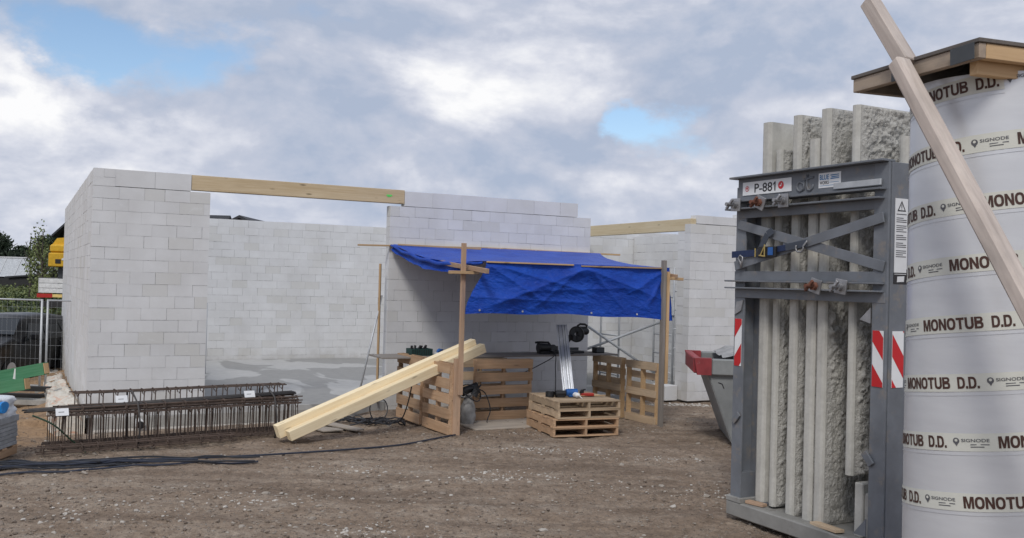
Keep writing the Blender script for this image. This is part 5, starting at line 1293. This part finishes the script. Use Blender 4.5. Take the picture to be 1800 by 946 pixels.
mb = MB(); mb.bar((.20, .06, .205), (.42, .10, .205), .08, .03, 'postwood'); o = mb.build('timber_wedge', None, RO+Vector((0, 0, .0)), RY); tag(o, 'brownish wedge under the far left panel of the rack', 'wedge')

# ================================================================== CARDBOARD COLUMN TUBE
TC = Vector((2.705, 5.288, 0)); TR = .44; HP = .3146; TZ0 = -.6696+2.45; TTOP = 3.615
tb = thing('column_tube', 'tall silvery cardboard column form wound with printed tape', 'column form', TC)
def helix(s, t, r):
    ca = math.atan(HP/(2*math.pi*TR)); c, sn = math.cos(ca), math.sin(ca)
    a = (s*c-t*sn)/TR; return (r*np.cos(a), r*np.sin(a), TZ0+(s*sn+t*c))
mb = MB(); n_ = 128; zs_ = np.linspace(.01, TTOP, 90)
A_, Zq = np.meshgrid(np.linspace(0, 2*np.pi, n_+1), zs_, indexing='ij')
ph_ = ((Zq-TZ0)/HP-A_/(2*np.pi)); seam = np.abs((ph_-.28) % 1.0-.0)
rr = TR+.0016*fbm(A_*1.0+np.cos(A_), Zq*6, 3, 3)+.0012*fbm(np.cos(A_)*5+ph_*3, np.sin(A_)*5, 5, 2); rr[-1] = rr[0]
P = np.stack([rr*np.cos(A_), rr*np.sin(A_), Zq], -1); mb.grid(P, 'tube', gco=P); mb.build('wall', tb)
CA = math.atan(HP/(2*math.pi*TR)); SN, CS = math.sin(CA), math.cos(CA)
s0 = (.05-TZ0+.05)/SN; s1_ = (TTOP-TZ0-.05)/SN
ss = np.arange(s0, s1_+.05, .045)
def ribbon(t0, t1, r, mat):
    tt = np.linspace(t0, t1, 4); S2, T2 = np.meshgrid(ss, tt, indexing='ij'); x, y, z = helix(S2, T2, r)
    P = np.stack([x, y, z], -1); b = MB(); b.grid(P, mat, gco=P); return b
tapeo = ribbon(-.047, .047, TR+.0028, 'tape').build('tape', tb)
ribbon(-.068, -.064, TR+.0032, 'tube').build('seam', tb)
PER = .7355; SM = 4.29
def ring(cx, cy, ox, oy, ix, iy, pw, a0, a1, n=26):
    vs = []; fs = []
    for i in range(n+1):
        t_ = a0+(a1-a0)*i/n; c_, s_ = math.cos(t_), math.sin(t_)
        c_, s_ = math.copysign(abs(c_)**pw, c_), math.copysign(abs(s_)**pw, s_)
        vs += [(cx+ox*c_, cy+oy*s_), (cx+ix*c_, cy+iy*s_)]
        if i: fs.append((2*i-2, 2*i, 2*i+1, 2*i-1))
    return vs, fs
def ngon(*p): return list(p), [tuple(range(len(p)))]
PI_ = math.pi
GLY = {'M': (1.0, [ngon((0, 0), (.22, 0), (.22, .68), (.395, 0), (.605, 0), (.78, .68), (.78, 0), (1, 0), (1, 1), (.68, 1), (.5, .33), (.32, 1), (0, 1))]),
       'N': (.84, [ngon((0, 0), (.23, 0), (.23, .62), (.60, 0), (.84, 0), (.84, 1), (.61, 1), (.61, .38), (.24, 1), (0, 1))]),
       'T': (.80, [ngon((.28, 0), (.52, 0), (.52, .80), (.80, .80), (.80, 1), (0, 1), (0, .80), (.28, .80))]),
       'O': (.90, [ring(.45, .5, .45, .515, .215, .31, .82, 0, 2*PI_, 36)]),
       'U': (.84, [ngon((0, .36), (.23, .36), (.23, 1), (0, 1)), ngon((.61, .36), (.84, .36), (.84, 1), (.61, 1)), ring(.42, .36, .42, .375, .19, .17, .85, PI_, 2*PI_)]),
       'D': (.84, [ngon((0, 0), (.23, 0), (.23, 1), (0, 1)), ring(.36, .5, .48, .5, .24, .31, .8, -PI_/2, PI_/2), ngon((.23, 0), (.36, 0), (.36, .19), (.23, .19)), ngon((.23, .81), (.36, .81), (.36, 1), (.23, 1))]),
       'B': (.82, [ngon((0, 0), (.23, 0), (.23, 1), (0, 1)), ring(.46, .285, .36, .285, .13, .105, .8, -PI_/2, PI_/2), ring(.44, .76, .34, .24, .12, .085, .8, -PI_/2, PI_/2), ngon((.23, 0), (.46, 0), (.46, .18), (.23, .18)), ngon((.23, .845), (.44, .845), (.44, 1), (.23, 1)), ngon((.23, .39), (.46, .39), (.46, .57), (.44, .675), (.23, .675))]),
       '.': (.24, [ngon((0, 0), (.24, 0), (.24, .22), (0, .22))])}
def block_text(txt, wd, ht):
    vs = []; fs = []; x = 0
    for ch in txt:
        w_, parts = GLY[ch]
        for v_, f_ in parts:
            o_ = len(vs); vs += [(x+a, b) for a, b in v_]; fs += [tuple(i+o_ for i in q_) for q_ in f_]
        x += w_+.075
    vs = np.array(vs); vs[:, 0] *= wd/vs[:, 0].max(); vs[:, 1] *= ht
    return vs, fs
v1, f1 = block_text('MONOTUB', .335, .062); v2_, f2 = block_text('D.D.', .108, .062)
v3, f3 = fit_text('SIGNODE', .135, .017, .012)
lt = MB(); lg = MB()
def wrap(b, vs, fs, s, t, mat, r=TR+.0046):
    x, y, z = helix(s+vs[:, 0], t+vs[:, 1], r); b.raw(np.stack([x, y, z], -1).tolist(), fs, mat)
k0 = int(math.floor((s0-SM)/PER))+1; k1 = int(math.floor((s1_-SM)/PER))
circ = np.array([(math.cos(a), math.sin(a)) for a in np.linspace(0, 2*math.pi, 17)[:-1]])
for k in range(k0, k1+1):
    s = SM+k*PER; lt = MB(); lg = MB()
    wrap(lt, v1, f1, s, -.031, 'brownink'); lt.build('lettering', tapeo); lt = MB(); wrap(lt, v2_, f2, s+.374, -.031, 'brownink'); lt.build('lettering', tapeo)
    sg = s+.482+.036
    wrap(lg, v3, f3, sg+.042, .002, 'greyink')
    wrap(lg, circ*.0165+np.array([.016, .008]), [tuple(range(16))], sg, 0, 'greyink'); wrap(lg, circ*.0075+np.array([.016, .011]), [tuple(range(16))], sg, 0, 'tape', TR+.0052)
    wrap(lg, np.array([(.006, -.004), (.026, -.004), (.016, -.020)]), [(0, 2, 1)], sg, 0, 'greyink', TR+.0044)
    for q_, (a, c) in enumerate(((.085, .175), (.085, .150))):
        z = -.014-.012*q_; wrap(lg, np.array([(a, z), (c, z), (c, z+.005), (a, z+.005)]), [(0, 1, 2, 3)], sg, 0, 'greyink')
    lg.build('logo', tapeo)


# wooden lid on the tube
LN_, LL = Vector((2.32, 4.70)), Vector((2.02, 5.62)); ex = (LN_-LL); sd_ = ex.length; ex /= sd_; LY = math.atan2(ex.y, ex.x)
ey = Vector((-ex.y, ex.x))
lid = thing('timber_cover', 'square wooden cover of boards and bearers on top of the silvery tube', 'cover', (LL.x, LL.y, TTOP), LY)
mb = MB(); mb.box((sd_/2, sd_/2, .113), (sd_+.02, sd_+.02, .022), 'lidboard'); mb.build('cover_board', lid)
for (a, b_, m_) in (((0, .022), (sd_, .022), 'lidwood'), ((0, sd_-.022), (sd_, sd_-.022), 'lidwood'), ((sd_-.022, .046), (sd_-.022, sd_-.046), 'stud'), ((.022, .046), (.022, sd_-.046), 'lidwood')):
    mb = MB(); mb.bar((*a, .062), (*b_, .062), .044, .078, m_, up=(0, 0, 1)); mb.v = mb.v; mb.build('bearer', lid)
mb = MB(); mb.bar((sd_-.09, .05, -.0), (sd_-.09, sd_+.05, -.0), .05, .085, 'stud', up=(0, 0, 1)); mb.build('bearer', lid)
mb = MB(); mb.bar((.30, .10, .012), (.30, sd_-.10, .012), .05, .024, 'lidwood', up=(0, 0, 1)); mb.build('bearer', lid)
mb = MB(); mb.bar((.36, -.024, .055), (.43, -.024, .055), .004, .08, 'darkgrey', up=(0, 0, 1)); mb.build('paint_mark', lid)
mb = MB(); mb.bar((.80, -.024, .055), (.96, -.024, .06), .004, .085, 'darkgrey', up=(0, 0, 1)); mb.build('paint_mark', lid)

# two weathered timbers leaning on the lid
GL = 'weathered timbers leaning on the lid'
A1 = Vector((2.085, 5.12, 3.71)); A0 = Vector((2.867, 2.777, .03)); da = (A1-A0).normalized()
upv = Vector((-.80, -.30, .1)); upv = (upv-da*upv.dot(da)).normalized()
mb = MB(); mb.bar(A0, A1, .085, .105, 'greytimber', up=upv, bev=.014); o = mb.build('leaning_timber'); tag(o, 'long weathered timber crossing in front of the silvery tube, its top against the lid', 'timber', GL)
B1 = Vector((2.066, 5.50, 4.15)); B0 = Vector((2.142, 5.16, 3.722)); B0 = B0+(B0-B1)*.05; 
mb = MB(); mb.bar(B0, B1, .085, .09, 'greytimber', up=upv, bev=.006); o = mb.build('leaning_timber'); tag(o, 'weathered timber sticking up past the lid behind the longer one', 'timber', GL)
